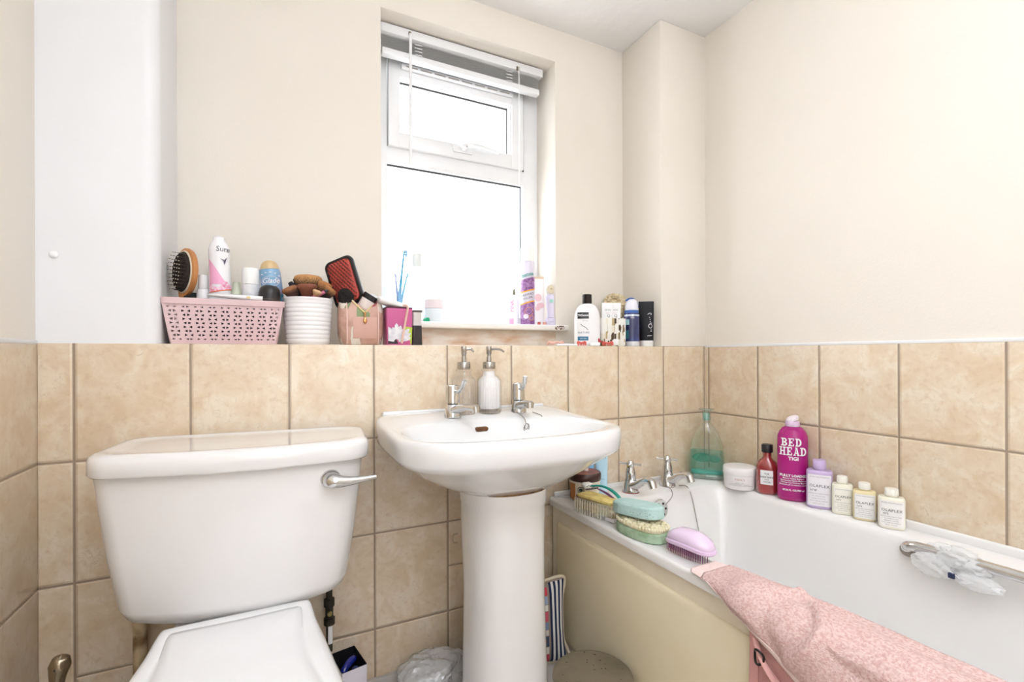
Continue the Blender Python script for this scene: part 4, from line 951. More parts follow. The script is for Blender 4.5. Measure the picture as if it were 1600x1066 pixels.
# blue air freshener with tan dome
t = thing('air_freshener_can', 'blue and lilac air freshener can with domed tan cap, leaning', 'aerosol can', (-.016, 1.452, ZP+.004), 0, rot=(R(2), R(-6), R(-4)))
prb = [(.0005, 0), (.024, 0), (.0255, .004), (.0262, .02), (.0262, .080), (.0255, .096), (.0235, .104)]
M_afb = mat('blue lilac can print', '#7fa9cb', .3, vary='#8f97bd', vscale=14)
obj('can_body', lathe(BM(), prb+[(.0005, .1045)], seg=44), M_afb, t)
obj('cap', lathe(BM(), [(.0005, .1045), (.0238, .1045), (.0232, .109), (.020, .118), (.0145, .125), (.007, .1285), (.0005, .129)], seg=40), mat('tan cap', '#d6b98b', .4), t)
mp = mround(.0262, .0262)
patch('lilac_zone', t, mat('lilac print', '#9b94b8', .35), -.0255, .0255, .030, lambda u: .052+.004*sin(u*200), mp, nu=24, e=.0005)
patch('teal_zone', t, mat('teal blue print', '#5fa7c6', .35), -.004, .0258, .004, .034, mp, nu=20, e=.0009)
text(t, 'Glade', .020, .0, .071, mp, M_textw, e=.0012, shear=.35, sx=.85, bold=.0002)
bm = BM(); pts = [(.0205*cos(a), .070+.0135*sin(a)) for a in [2*pi*i/30 for i in range(31)]]
tube(bm, [mp(u, v, .0009) for u, v in pts], .0005, 5); obj('oval_outline', bm, M_textw, t)
for u, v in ((-.018, .089), (-.009, .093), (.002, .094), (.013, .091), (.021, .084), (-.016, .043), (-.005, .045), (.006, .044), (.016, .047)): dot('white_petal', t, M_textw, u, v, .0026, mp, e=.0011, ry=.0014)
# black bottle cap in front
t = thing('black_capped_bottle', 'squat bottle with ribbed black domed cap in front of the blue air freshener', 'bottle', (-.029, 1.415, ZP+.001), 0, rot=(0, R(3), 0))
obj('cap', ribbed(BM(), [(.0005, 0), (.0265, 0), (.027, .004), (.0265, .036), (.024, .049), (.017, .057), (.0005, .060)], nrib=36, amp=.0004, lo=.002, hi=.035), mat('ribbed black cap', '#161417', .35, vary='#221d1c', vscale=40), t)
obj('blue_ring', lathe(BM(), [(.0274, .018), (.0277, .019), (.0277, .0205), (.0274, .021)], seg=30, caps=(False, False)), mat('brown ring', '#4a3630', .5), t)
# flat white tube lying across the front edge of the basket
t = thing('flat_white_tube', 'flat white tube lying along the front rim of the pink basket', 'tube', (-.105, 1.393, BH+LZ0+.0075), 0, rot=(0, R(2), R(1)))
obj('tube_body', loft(BM(), [[(x, y*k, z*k2) for y, z in [(.0125*cos(a), .007*sin(a)) for a in [2*pi*i/24 for i in range(24)]]] for x, k, k2 in ((-.060, .6, .2), (-.056, 1.0, .35), (-.02, 1.05, .7), (.02, 1, .95), (.032, .95, 1))]), mat('glossy white tube', '#f4f2f3', .2), t)
obj('cap', loft(BM(), [[(x, .011*cos(a), .0068*sin(a)) for a in [2*pi*i/24 for i in range(24)]] for x in (.0325, .062)]), M_white, t)
dot('gold_logo', t, mat('pale gold print', '#e3c98f', .4), .030, .0, .005, lambda u, v, e: (u, -.0122-e, v*.6), e=.0006)
# comb leaning between the brush and the bottles
t = thing('folded_cloth', 'dark folded cloth between the oval hairbrush and the small white bottle', 'cloth', (-.205, 1.47, ZP), 0)
obj('cloth_body', loft(BM(), [rrect(.030-.004*k, .012, .006, .012*k, 0, 0, 4) for k in range(4)]), mat('dark green black cloth', '#1e2622', .9), t)

# ------------------------------------------------------------ white pot of makeup brushes
pot = thing('ribbed_pot', 'white horizontally ribbed pot holding makeup brushes on the tiled ledge', 'pot', (.0680, 1.442, LZ0), 0)
prp = []
for k in range(10):
    z0 = .004+k*.0118; r0 = .0555+.0100*(z0/.125)
    prp += [(r0-.0006, z0), (r0+.0008, z0+.0015), (r0+.0014, z0+.0060), (r0+.0012, z0+.0108)]
obj('pot_wall', lathe(BM(), [(.0005, 0), (.0540, 0)]+prp+[(.0665, .1225), (.0672, .124), (.0672, .1275), (.0655, .1285), (.0635, .1275), (.0515, .006), (.0005, .005)], seg=64), mat('white ribbed pot glaze', '#f3f0ef', .3), pot)
M_bh = mat('black brush handle', '#1c1a1c', .3, coat=.4); M_fer = mat('dark ferrule', '#3d3a3c', .25, metal=.8); M_rose = mat('rose gold ferrule', '#b9817a', .25, metal=.8)
def bristles(w_, h, dcol, tcol, name, flat=.6, dome=.5):
    if name in MC: m = MC[name]
    else:
        m = mat(name, tcol, .9, bump=.8, bscale=400); nt = m.node_tree; b = nt.nodes['Principled BSDF']
        tc = nd(nt, 'ShaderNodeTexCoord'); sp = nd(nt, 'ShaderNodeSeparateXYZ'); nt.links.new(tc.outputs['Generated'], sp.inputs[0])
        no = nd(nt, 'ShaderNodeTexNoise'); no.inputs['Scale'].default_value = 18; mpp = nd(nt, 'ShaderNodeMapping'); mpp.inputs['Scale'].default_value = (3, 3, .25)
        nt.links.new(tc.outputs['Generated'], mpp.inputs[0]); nt.links.new(mpp.outputs[0], no.inputs['Vector'])
        rp = nd(nt, 'ShaderNodeValToRGB'); rp.color_ramp.elements[0].position = .55; rp.color_ramp.elements[0].color = lin(dcol); rp.color_ramp.elements[1].position = .88; rp.color_ramp.elements[1].color = lin(tcol)
        nt.links.new(mth(nt, 'ADD', sp.outputs[2], mth(nt, 'MULTIPLY', mth(nt, 'SUBTRACT', no.outputs[0], .5), .9)), rp.inputs[0]); nt.links.new(rp.outputs[0], b.inputs['Base Color'])
    prof = [(.42*w_, 0), (.56*w_, h*.2), (.76*w_, h*.48), (.93*w_, h*.70), (w_, h*.82), (.95*w_, h*.90), (.78*w_, h*.96), (.45*w_, h*.99), (.0005, h)]
    return loft(BM(), [ring_pts(max(r, 1e-4), max(r*flat, 1e-4), z, 2, 26) for r, z in prof]), m
def makeup_brush(label, x, y, z, w_, h, rot, dcol, tcol, mname, fer=M_fer, flat=.6, handle_m=None, hl=.11):
    """z is the height of the bristle root; the handle runs down into the pot"""
    t = thing('makeup_brush', label, 'makeup brush', (x, y, z), 0, 'makeup brushes in the white pot', rot=tuple(R(a) for a in rot))
    bm, m = bristles(w_, h, dcol, tcol, mname, flat); obj('bristles', bm, m, t)
    obj('ferrule', lathe(BM(), [(.0005, -.020), (w_*.30, -.020), (w_*.34, -.016), (w_*.47, .002), (.0005, .003)], sy=max(flat, .7), seg=22), fer, t)
    obj('handle', tube(BM(), [(0, 0, -.0195), (0, 0, -.05), (0, 0, -hl)], [w_*.30, w_*.34, w_*.16], 14, 4), handle_m or M_bh, t)
    return t
zt = LZ+.142
tan_ = '#c98f5c'; brn = '#4a2f22'
makeup_brush('big fan-shaped makeup brush with tan tips and dark roots, at the top of the pot', .070, 1.462, zt-.010, .038, .070, (-6, 0, 0), '#3c2519', '#d09a63', 'tan bristles dark at the root', flat=.5, hl=.085)
makeup_brush('round reddish-brown powder brush in the middle front of the pot', .066, 1.425, zt-.016, .027, .044, (10, -2, 0), '#7a4630', '#8f5640', 'reddish brown bristles', flat=.75, hl=.085)
makeup_brush('light brown angled makeup brush leaning to the paddle brush', .098, 1.447, zt-.012, .020, .054, (2, 20, 0), '#6b4128', '#c18450', 'light brown bristles', flat=.6, hl=.07)
makeup_brush('brown makeup brush with black roots at the paddle-brush end of the pot', .104, 1.430, zt-.018, .018, .046, (6, 34, 0), '#2a1c17', '#b98050', 'brown bristles black at the root', flat=.6, hl=.06)
makeup_brush('brown makeup brush pointing toward the basket, low at the pot rim', .034, 1.422, zt-.016, .021, .036, (14, -28, 0), '#4b3026', '#a8714a', 'mid brown bristles', flat=.65, hl=.06)
makeup_brush('small pale-tipped makeup brush low in front of the reddish-brown brush', .084, 1.402, zt-.012, .012, .022, (26, 20, 0), '#c79a6d', '#e0b98c', 'pale bristles', fer=M_rose, flat=.7, hl=.05)
makeup_brush('small grey makeup brush beside the big fan-shaped brush', .042, 1.448, zt-.004, .010, .024, (0, -14, 0), '#5a4a42', '#b5a193', 'greyish bristles', flat=.7, hl=.06)
def pencil(label, a, b, r, m, tip, name='makeup_pencil'):
    t = thing(name, label, 'cosmetic pencil', (0, 0, 0)); a, b = Vector(a), Vector(b)
    obj('barrel', tube(BM(), [a, b], r, 14), m, t); obj('tip', tube(BM(), [b+(b-a).normalized()*.0003, b+(b-a).normalized()*.010], [r*.98, r*.75], 14), tip, t); return t
pencil('thick black eyeliner pen leaning over the pot rim toward the air freshener', (.062, 1.452, zt-.03), (.0285, 1.462, zt+.026), .0085, M_black, M_black)
pencil('second thick black pen behind the first one, reaching higher', (.075, 1.470, zt-.03), (.040, 1.488, zt+.040), .0075, M_bh, M_fer)
pencil('pink and black lip pencil lying over the pot rim below the brown brushes', (.070, 1.400, zt-.018), (.1080, 1.398, zt+.004), .0048, mat('pink pencil', '#c56a86', .35), M_black)

# ------------------------------------------------------------ floral wash bag, paddle brush, daisy tin
def floral_mat(name):
    m = D.materials.new(name); m.use_nodes = True; nt = m.node_tree; b = nt.nodes['Principled BSDF']; b.inputs['Roughness'].default_value = .45
    tc = nd(nt, 'ShaderNodeTexCoord'); n = nd(nt, 'ShaderNodeTexNoise'); n.inputs['Scale'].default_value = 22; n.inputs['Detail'].default_value = 2; n.inputs['Distortion'].default_value = 1.0
    nt.links.new(tc.outputs['Object'], n.inputs['Vector'])
    v = nd(nt, 'ShaderNodeTexVoronoi'); v.inputs['Scale'].default_value = 26; mp_ = nd(nt, 'ShaderNodeMapping'); mp_.inputs['Scale'].default_value = (1.4, 1.2, .6); mp_.inputs['Rotation'].default_value = (0, R(25), 0)
    nt.links.new(tc.outputs['Object'], mp_.inputs[0]); nt.links.new(mp_.outputs[0], v.inputs['Vector'])
    r = nd(nt, 'ShaderNodeValToRGB'); r.color_ramp.interpolation = 'CONSTANT'; e = r.color_ramp.elements
    e[0].position = 0; e[0].color = lin('#c9a08f'); e[1].position = .36; e[1].color = lin('#e6ddd0')
    for p, c in ((.52, '#cfa796'), (.66, '#7f8f5e'), (.74, '#d9cfc0'), (.86, '#c59a8a'), (.94, '#9c4a52')):
        k = e.new(p); k.color = lin(c)
    sp = nd(nt, 'ShaderNodeSeparateColor'); nt.links.new(v.outputs['Color'], sp.inputs[0])
    nt.links.new(sp.outputs[0], r.inputs[0])
    mx = nd(nt, 'ShaderNodeMix', data_type='RGBA'); mx.blend_type = 'MULTIPLY'; mx.inputs[0].default_value = .35
    r2 = nd(nt, 'ShaderNodeValToRGB'); r2.color_ramp.elements[0].color = lin('#a89a88'); r2.color_ramp.elements[0].position = .35; r2.color_ramp.elements[1].position = .55
    nt.links.new(n.outputs[0], r2.inputs[0]); nt.links.new(r.outputs[0], mx.inputs[6]); nt.links.new(r2.outputs[0], mx.inputs[7]); nt.links.new(mx.outputs[2], b.inputs['Base Color'])
    return m
M_flor = floral_mat('blush floral print cloth')
M_blush = mat('blush pink cloth', '#cfa596', .5, vary='#c79b8c'); M_pipe2 = mat('pale pink piping', '#ecc9c0', .4)
wb_ = thing('wash_bag', 'blush floral wash bag standing open with pink piping and a gold drop charm', 'bag', (.2085, 1.435, LZ0), 0)
def bagring(z, hx, hy, b=.0):
    r = rrect(hx, hy, min(hx, hy)*.55, z, 0, 0, 6); return r
rb = [(0, .050, .034), (.003, .055, .038), (.03, .061, .041), (.07, .0625, .041), (.10, .062, .037), (.118, .060, .031)]
rings = [bagring(*q) for q in rb]
# open mouth: the front dips in a V round the zip
def vdip(pt):
    x, y, z = pt; return (x, y, z-.040*max(0, 1-abs(x-.006)/.034)*(1 if y < 0 else .35))
rings += [[vdip((x, y, .137-.006*abs(x)/.06)) for x, y, z in bagring(0, .057, .026)]]
rings += [[vdip((x*.96, y*.9, .137-.006*abs(x)/.06)) for x, y, z in bagring(0, .057, .026)], [(x*.9, y*.9, .06) for x, y, z in bagring(0, .057, .034)]]
obj('bag_body', loft(BM(), rings), M_flor, wb_, angle=70)
fy = lambda z: -interp2(z)-.0012
def interp2(z):
    for (a, _, h), (b, _, h2) in zip(rb, rb[1:]):
        if a <= z <= b: return h+(h2-h)*(z-a)/(b-a)
    return .028
for x in (-.042, .044): obj('piping', tube(BM(), [(x, fy(z)+.003*(z < .004), z) for z in (.002, .012, .03, .05, .07, .09, .11)]+[(x*1.0, -.030, .124), (x*.98, -.020, .133)], .0017, 8, 3), M_pipe2, wb_)
g1 = mflat(0)
bm = BM(); nu, nv = 12, 8; gg = []
for i in range(nu+1):
    x = -.026+.066*i/nu; gg.append([bm.verts.new((x, -interp2(.018+.062*j/nv)-.0014, .018+.062*j/nv)) for j in range(nv+1)])
for i in range(nu):
    for j in range(nv): bm.faces.new((gg[i][j], gg[i+1][j], gg[i+1][j+1], gg[i][j+1]))
obj('front_pocket', bm, M_blush, wb_)
M_gold = mat('rose gold metal', '#d9a06b', .2, metal=.9)
obj('zip', tube(BM(), [(-.028, -.0285, .128), (-.012, -.034, .110), (.004, -.040, .094), (.010, -.040, .094), (.024, -.034, .110), (.038, -.0285, .127)], .0022, 8, 4), mat('pale gold zip', '#d8c48f', .4, metal=.5), wb_)
ch = obj('zip_charm', tube(BM(), [(.006, -.043, .093), (.0065, -.0445, .084), (.0065, -.0445, .079)], [.0035, .0022, .002], 8, 3), M_gold, wb_)
bm = lathe(BM(), [(.0005, -.018), (.0045, -.0155), (.0058, -.010), (.0042, -.004), (.0012, .001), (.0005, .002)], sy=.6, seg=20, cx=.0065, cy=-.0450)
obj('drop_pendant', bm, M_gold, ch, loc=(0, 0, .078))
# paddle brush leaning in the bag
t = thing('paddle_brush', 'large rectangular black paddle brush with red cushion sticking out of the wash bag', 'hairbrush', (.168, 1.463, 1.158), 0, rot=(R(-6), R(-20), R(-34)))
def rr2(hx, hz, r, y, cz=0): return [(x, y, z+cz) for x, z, _ in rrect(hx, hz, r, 0, 0, 0, 6)]
M_pb = mat('black rubberised plastic', '#191517', .4)
obj('paddle_frame', loft(BM(), [rr2(.0370, .066, .016, -.005), rr2(.0385, .0675, .017, -.0085), rr2(.043, .072, .019, -.0085), rr2(.0465, .0755, .021, -.002), rr2(.0455, .0745, .020, .007), rr2(.036, .065, .016, .009)], True, True), M_pb, t)
obj('red_cushion', loft(BM(), [rr2(.0368, .0658, .015, -.0050), rr2(.0360, .0650, .015, -.0085), rr2(.029, .058, .013, -.0115), rr2(.016, .044, .01, -.013)]), mat('red rubber cushion', '#c04a3c', .4, vary='#a93c33', vscale=30), t)
obj('handle', tube(BM(), [(0, .002, -.070), (0, .002, -.085), (0, .002, -.13)], [.018, .012, .011], 14, 4, flat=.6), M_pb, t)
M_pins = mat('black pins', '#241a1a', .5); n = 0
for r_ in range(14):
    z = -.058+r_*.0088
    for c in range(7):
        x = -.029+c*.0097+(.0024 if r_ % 2 else -.0024); n += 1
        if n > 98: break
        bm = tube(BM(), [(x, -.0095, z), (x+.0002, -.0265, z)], .0009, 5); ball(bm, (x, -.0268, z), .0015, seg=6); obj('pin', bm, M_pins, t)
# round black brush
t = thing('round_hairbrush', 'small round black bristle brush nestled in front of the paddle brush', 'hairbrush', (.166, 1.418, 1.108), 0, rot=(R(6), R(-14), 0))
bm = BM(); bmesh.ops.create_icosphere(bm, subdivisions=4, radius=1)
random.seed(8)
for v in bm.verts:
    n_ = v.co.normalized(); f = 1+.10*noise.noise(n_*16)+random.uniform(-.05, .05); v.co = Vector((n_.x*.0215*f, n_.y*.0215*f, n_.z*.026*f))
obj('bristle_head', bm, mat('fuzzy black bristle', '#1a1514', .95, bump=1, bscale=500), t, smooth=False); obj('handle', cyl(BM(), (0, 0, -.02), (0, .004, -.07), .007, .006, 12), M_black, t)
# cosmetic jar with black lid
t = thing('cosmetic_jar', 'clear cosmetic jar with black lid tilted in the mouth of the wash bag', 'jar', (.2150, 1.418, 1.080), 0, rot=(R(12), R(30), 0))
obj('jar_body', lathe(BM(), [(.0005, 0), (.019, 0), (.0205, .003), (.0205, .028), (.0005, .028)], seg=32), mat('milky jar', '#e9dcd6', .2, coat=.5), t)
obj('black_lid', lathe(BM(), [(.0005, .0285), (.0212, .0285), (.0215, .030), (.0215, .0425), (.020, .044), (.0005, .0445)], seg=32), M_black, t)
t = thing('compact_lid', 'white and grey compact lid leaning beside the black-lidded jar in the wash bag', 'compact', (.2420, 1.432, 1.103), 0, rot=(R(60), R(35), 0))
obj('lid_disc', lathe(BM(), [(.0005, 0), (.020, 0), (.021, .001), (.021, .006), (.019, .007), (.0005, .007)], seg=32), mat('pale grey lid', '#d9d7d6', .25), t)
# daisy tin
tin = thing('daisy_tin', 'pink and green tin with a large white daisy next to the floral wash bag', 'tin', (.312, 1.418, LZ0), 0)
hx, hy, hh = .0385, .036, .108
obj('tin_body', loft(BM(), [rrect(hx*.93, hy*.93, .006, 0, k=4), rrect(hx*.95, hy*.95, .006, .002, k=4), rrect(hx, hy, .006, hh, k=4), rrect(hx*.97, hy*.97, .005, hh, k=4), rrect(hx*.92, hy*.92, .005, .004, k=4)]), mat('magenta pink tin', '#cc5f95', .3, vary='#c4568b', coat=.4), tin, angle=50)
obj('tin_rim', loft(BM(), [rrect(hx, hy, .006, hh-.001, k=4), rrect(hx+.0015, hy+.0015, .006, hh+.001, k=4), rrect(hx, hy, .006, hh+.003, k=4), rrect(hx-.003, hy-.003, .005, hh+.001, k=4)], False, False), mat('dark tin rim', '#4a1c30', .4), tin)
tp = lambda u, v, e: (u, -hy*(.93+.07*v/hh)-e, v)
def poly(name, parent, m, pts, mp, e):
    bm = BM(); bm.faces.new([bm.verts.new(mp(u, v, e)) for u, v in pts]); bmesh.ops.triangulate(bm, faces=bm.faces[:]); return obj(name, bm, m, parent, smooth=False)
poly('green_print', tin, mat('lime green print', '#b5cc3c', .35), [(-.006, .003), (.0345, .003), (.0368, .052), (.016, .054), (.004, .040)], tp, .0006)
poly('dark_base_print', tin, mat('near black print', '#2c1f26', .35), [(-.034, .003), (-.004, .003), (-.012, .020), (-.034, .046)], tp, .0009)
random.seed(4); ctr = (-.010, .010)
for k, a in enumerate(range(15, 176, 15)):
    L_ = .044+.010*((k*7) % 3)/2; a_ = R(a); d = (cos(a_), sin(a_)); n_ = (-d[1], d[0])
    pts = [(ctr[0]+d[0]*L_*f+n_[0]*w_*.0062, ctr[1]+d[1]*L_*f+n_[1]*w_*.0062) for f, w_ in ((.15, .5), (.6, 1), (.88, .8), (1, 0), (.88, -.8), (.6, -1), (.15, -.5))]
    pts = [(min(.034, max(-.034, u)), max(.004, v)) for u, v in pts]
    poly('daisy_petal', tin, mat('white petal print', '#e9e6e8', .35, vary='#cfccd4', vscale=60), pts, tp, .0013+.0002*k)
# white folded wipes on the tin, strap and black-bottomed tube
t = thing('white_pouch', 'soft white pouch lying across the top of the daisy tin', 'pouch', (.296, 1.410, LZ0+hh+.015), 0, rot=(R(6), R(14), R(4)))
obj('pouch_body', loft(BM(), [[(x, y*k, z*k2) for y, z in [(.028*cos(a), .011*sin(a)) for a in [2*pi*i/28 for i in range(28)]]] for x, k, k2 in ((-.047, .5, .3), (-.042, .9, .8), (-.015, 1.05, 1.15), (.015, 1, .95), (.038, .9, .8), (.048, .7, .25))]), mat('white soft plastic', '#f4efec', .3, bump=.5, bscale=60), t)
t = thing('pink_strap', 'pale pink wrist strap hanging down the front of the daisy tin', 'strap', (0, 0, 0), 0)
obj('strap_band', tube(BM(), [(.322, 1.365+.022, LZ0+hh+.009), (.333, 1.3745, LZ0+hh+.004), (.329, 1.3735, LZ0+.085), (.322, 1.3730, LZ0+.045), (.315, 1.3735, LZ0+.004)], .0038, 8, 6, flat=.35, up=(0, 1, 0)), mat('pale pink strap', '#e6bfae', .5), t)
t = thing('clear_black_tube', 'slim clear cosmetic tube with black lower half standing beside the daisy tin', 'tube', (.3655, 1.395, LZ0), 0, rot=(0, 0, 0))
obj('tube_body', loft(BM(), [rrect(.0155, .0065, .004, 0, k=4), rrect(.0155, .0075, .004, .003, k=4), rrect(.0135, .0085, .005, .058, k=4)]), mat('gloss black tube', '#2b2527', .25, coat=.4), t)
obj('clear_top', loft(BM(), [rrect(.0132, .0083, .005, .0585, k=4), rrect(.0128, .0085, .005, .085, k=4), rrect(.0135, .007, .004, .098, k=4)]), mat('greyish clear plastic', '#cfc8c2', .2, coat=.4), t)
obj('shoulder', box(BM(), -.0155, .0165, -.008, .008, .0985, .105, .002), mat('dark end cap', '#5d544d', .4), t)

# ------------------------------------------------------------ things on the window board
SZ = 1.0568
t = thing('toothbrush_cup', 'clear cup of toothbrushes on the window board behind the daisy tin', 'cup', (.375, 1.672, SZ), 0)
obj('cup_wall', lathe(BM(), [(.0005, 0), (.027, 0), (.033, .125), (.0318, .125), (.026, .004), (.0005, .004)], seg=36), clear('clear pale blue cup', '#f6fbff', .15, body=.08, bodycol='#d5e6f5'), t)
def tooth(label, a, b, col, hcol):
    t = thing('toothbrush_upright', label, 'toothbrush', (0, 0, 0)); a, b = Vector(a), Vector(b); d = (b-a).normalized()
    obj('handle', tube(BM(), [a, a.lerp(b, .4), a.lerp(b, .75), b], [.0055, .006, .0035, .003], 10, 4), mat(col+' toothbrush handle', hcol, .3), t)
    bm = tube(BM(), [b-d*.002, b+d*.004, b+d*.024], [.003, .0052, .0048], 10, flat=.5); hd = obj('brush_head', bm, mat(col+' toothbrush handle', hcol, .3), t)
    bm = BM(); c = b+d*.014
    for k in range(4): box(bm, c.x+.003, c.x+.013, c.y-.004, c.y+.004, c.z-.010+k*.0055, c.z-.0065+k*.0055)
    obj('tufts', bm, mat(col+' tufts', '#3f93c4' if col == 'blue' else '#dfe8ef', .6), t, smooth=False)
    return t
tooth('blue-headed toothbrush standing tallest in the clear cup', (.366, 1.668, SZ+.007), (.390, 1.668, SZ+.232), 'blue', '#4aa7cf')
tooth('pale violet toothbrush standing in the clear cup', (.380, 1.680, SZ+.007), (.364, 1.672, SZ+.150), 'violet', '#a9aedd')
tooth('pale aqua toothbrush leaning to the glass side of the clear cup', (.368, 1.684, SZ+.007), (.402, 1.680, SZ+.155), 'aqua', '#7fc6dc')
t = thing('mouthwash_bottle', 'tall white-capped clear bottle on the window board', 'bottle', (.4385, 1.668, SZ), 0)
obj('bottle_body', lathe(BM(), [(.0005, 0), (.028, 0), (.030, .004), (.030, .150), (.024, .175), (.014, .19), (.014, .20), (.0005, .20)], sy=.7, seg=36), clear('clear colourless bottle', '#fbffff', .1, body=.35, bodycol='#ffffff'), t)
obj('cap', lathe(BM(), [(.0005, .201), (.0175, .201), (.018, .203), (.0175, .245), (.016, .248), (.0005, .2485)], seg=28), mat('white cap plastic grey', '#e4e8e6', .35), t)
t = thing('storage_tub', 'short clear tub with a pinkish lid on the window board', 'tub', (.497, 1.655, SZ), 0)
obj('tub_body', lathe(BM(), [(.0005, 0), (.032, 0), (.0345, .004), (.0345, .052), (.0005, .052)], seg=36), mat('frosted white tub', '#eaf0f3', .3), t)
obj('tub_lid', lathe(BM(), [(.0005, .0525), (.036, .0525), (.036, .082), (.034, .085), (.0005, .0855)], seg=36), mat('pinkish lid', '#efdfe2', .4), t)
t = thing('green_capped_vial', 'tiny bottle with a bright green cap lying by the short clear tub', 'vial', (.4545, 1.618, SZ+.0085), 0, rot=(R(90), 0, R(20)))
obj('cap', lathe(BM(), [(.0005, -.002), (.008, -.002), (.0085, .0), (.0085, .014), (.0005, .015)], seg=20), mat('emerald cap', '#12b07c', .4), t); obj('vial_body', lathe(BM(), [(.0005, -.035), (.0075, -.035), (.0078, -.0025), (.0005, -.0022)], seg=20), M_white, t)
# dry shampoo can
t = thing('dry_shampoo_can', 'tall dry shampoo can with purple swirls and white cap on the window board', 'aerosol can', (.882, 1.660, SZ), -math.atan2(.88, 1.66)+R(3))
prc = [(.0005, 0), (.0265, 0), (.0285, .003), (.0285, .248), (.0265, .254), (.0005, .254)]
obj('can_body', lathe(BM(), prc, seg=48), mat('pearl lilac white can', '#dfd9e6', .25, coat=.3), t)
obj('cap', lathe(BM(), [(.0005, .2545), (.0262, .2545), (.0268, .257), (.0268, .305), (.025, .310), (.0005, .311)], seg=44), mat('translucent white cap', '#f6f5f2', .35), t)
mp = mround(.0285, .0285); sl = lambda u: u*.28
M_pur = mat('purple swirl print', '#7d4a86', .35, vary='#ad7fb2', vscale=110)
patch('upper_swirl_band', t, M_pur, -.0277, .0277, lambda u: .138+sl(u), lambda u: .186+sl(u), mp, nu=26, nv=6, e=.0006)
patch('lower_swirl_band', t, M_pur, -.0277, .0277, .002, lambda u: .088+sl(u), mp, nu=26, nv=6, e=.0006)
M_or = mat('orange stripe print', '#efa63c', .4)
for c in (.088, .134): patch('orange_stripe', t, M_or, -.0277, .0277, lambda u: c+sl(u), lambda u: c+.0055+sl(u), mp, nu=26, nv=1, e=.0011)
for u, v, r_, cc in ((.004, .055, .016, M_or), (-.014, .035, .011, None), (.014, .030, .009, M_or), (-.010, .160, .010, None), (.012, .165, .011, None), (.006, .078, .010, None)):
    m_ = cc or mat('lilac ring print', '#c9a3d6', .4)
    tube_pts = [mp(u+r_*cos(a), v+r_*sin(a), .0012) for a in [2*pi*i/26 for i in range(27)]]
    obj('swirl_ring', tube(BM(), tube_pts, .0008, 5), m_, t)
    obj('swirl_ring', tube(BM(), [mp(u+r_*.55*cos(a), v+r_*.55*sin(a), .0012) for a in [2*pi*i/22 for i in range(23)]], .0007, 5), mat('lilac ring print', '#c9a3d6', .4), t)
dot('white_badge', t, M_textw, -.007, .036, .0095, mp, e=.0020)
text(t, 'batiste', .0195, .0, .200, mp, mat('teal script', '#1f9a8d', .5), e=.0012, bold=.0003, rot=.25, sx=.86)
text(t, 'HEAVENLY', .0115, .0, .122, mp, M_text, e=.0012, rot=.25, sx=.86); text(t, 'VOLUME', .0115, .0, .108, mp, M_text, e=.0012, rot=.25, sx=.86)
t = thing('pink_print_bottle', 'slim white bottle with pink lettering on the window board behind the dry shampoo can', 'bottle', (.842, 1.700, SZ), -R(26))
obj('bottle_body', lathe(BM(), [(.0005, 0), (.020, 0), (.021, .003), (.021, .115), (.016, .125), (.0005, .125)], seg=32), mat('white gloss bottle', '#f7f3f6', .3), t)
obj('dark_nozzle', lathe(BM(), [(.0005, .1255), (.006, .1255), (.006, .135), (.003, .15), (.0005, .152)], seg=16), mat('olive nozzle', '#6f6a4e', .5), t)
text(t, 'PINK', .022, -.008, .080, mround(.021, .021), mat('soft pink print', '#efa0bf', .5), rot=pi/2, e=.001, bold=.0004)
patch('pink_block', t, mat('soft pink print', '#efa0bf', .5), -.019, -.002, .004, .030, mround(.021, .021), e=.0008)
t = thing('pink_white_carton', 'slim white carton with faded pink print and tan top on the window board', 'carton', (.960, 1.705, SZ), -R(20))
obj('carton_body', loft(BM(), [rrect(.024, .012, .004, z, k=3) for z in (0, .198)]), mat('white carton', '#f6f0ee', .5), t)
obj('tan_top', loft(BM(), [rrect(.025, .013, .004, z, k=3) for z in (.1985, .206)]), mat('tan top', '#dcc0a0', .5), t)
mp = mflat(-.012)
for q, (u, v, a, b) in enumerate(((-.006, .120, .014, .016), (.004, .088, .016, .012), (-.008, .075, .010, .009))): dot('pink_print', t, mat('faded pink print', '#eec3c6', .5), u, v, a, mp, ry=b, e=.0006+.0003*q)
# facial cleansing brush
t = thing('facial_brush', 'lavender handheld facial cleansing brush with round cream head standing on the window board', 'facial brush', (.972, 1.625, SZ), -R(31))
M_lav = mat('lavender plastic', '#dcd5ea', .25, coat=.3)
obj('stand', lathe(BM(), [(.0005, 0), (.028, 0), (.029, .002), (.0255, .024), (.022, .031), (.0005, .032)], seg=40), M_lav, t)
obj('brush_body', loft(BM(), [ring_pts(a, b, z, 2.2, 36) for z, a, b in ((.0325, .019, .017), (.05, .018, .016), (.085, .020, .016), (.108, .024, .016), (.120, .023, .015), (.126, .017, .012))]), M_lav, t)
bm = lathe(BM(), [(.0005, 0), (.0215, 0), (.0235, .003), (.0225, .010), (.0195, .012), (.0005, .0125)], seg=36); h_ = obj('brush_head', bm, mat('white head ring', '#f0ede8', .3), t, loc=(0, .004, .143), rot=(R(78), 0, 0))
obj('bristle_pad', lathe(BM(), [(.0005, .0127), (.0185, .0127), (.0175, .0165), (.012, .0175), (.0005, .018)], seg=32), mat('cream bristles', '#e9dcc2', .9, bump=.8, bscale=500), h_)
obj('centre_dot', lathe(BM(), [(.0005, .0182), (.004, .0182), (.004, .0188), (.0005, .0189)], seg=16), mat('tan dot', '#cbb38f', .7), h_)
mp = lambda u, v, e: (u, -.0163-e, v)
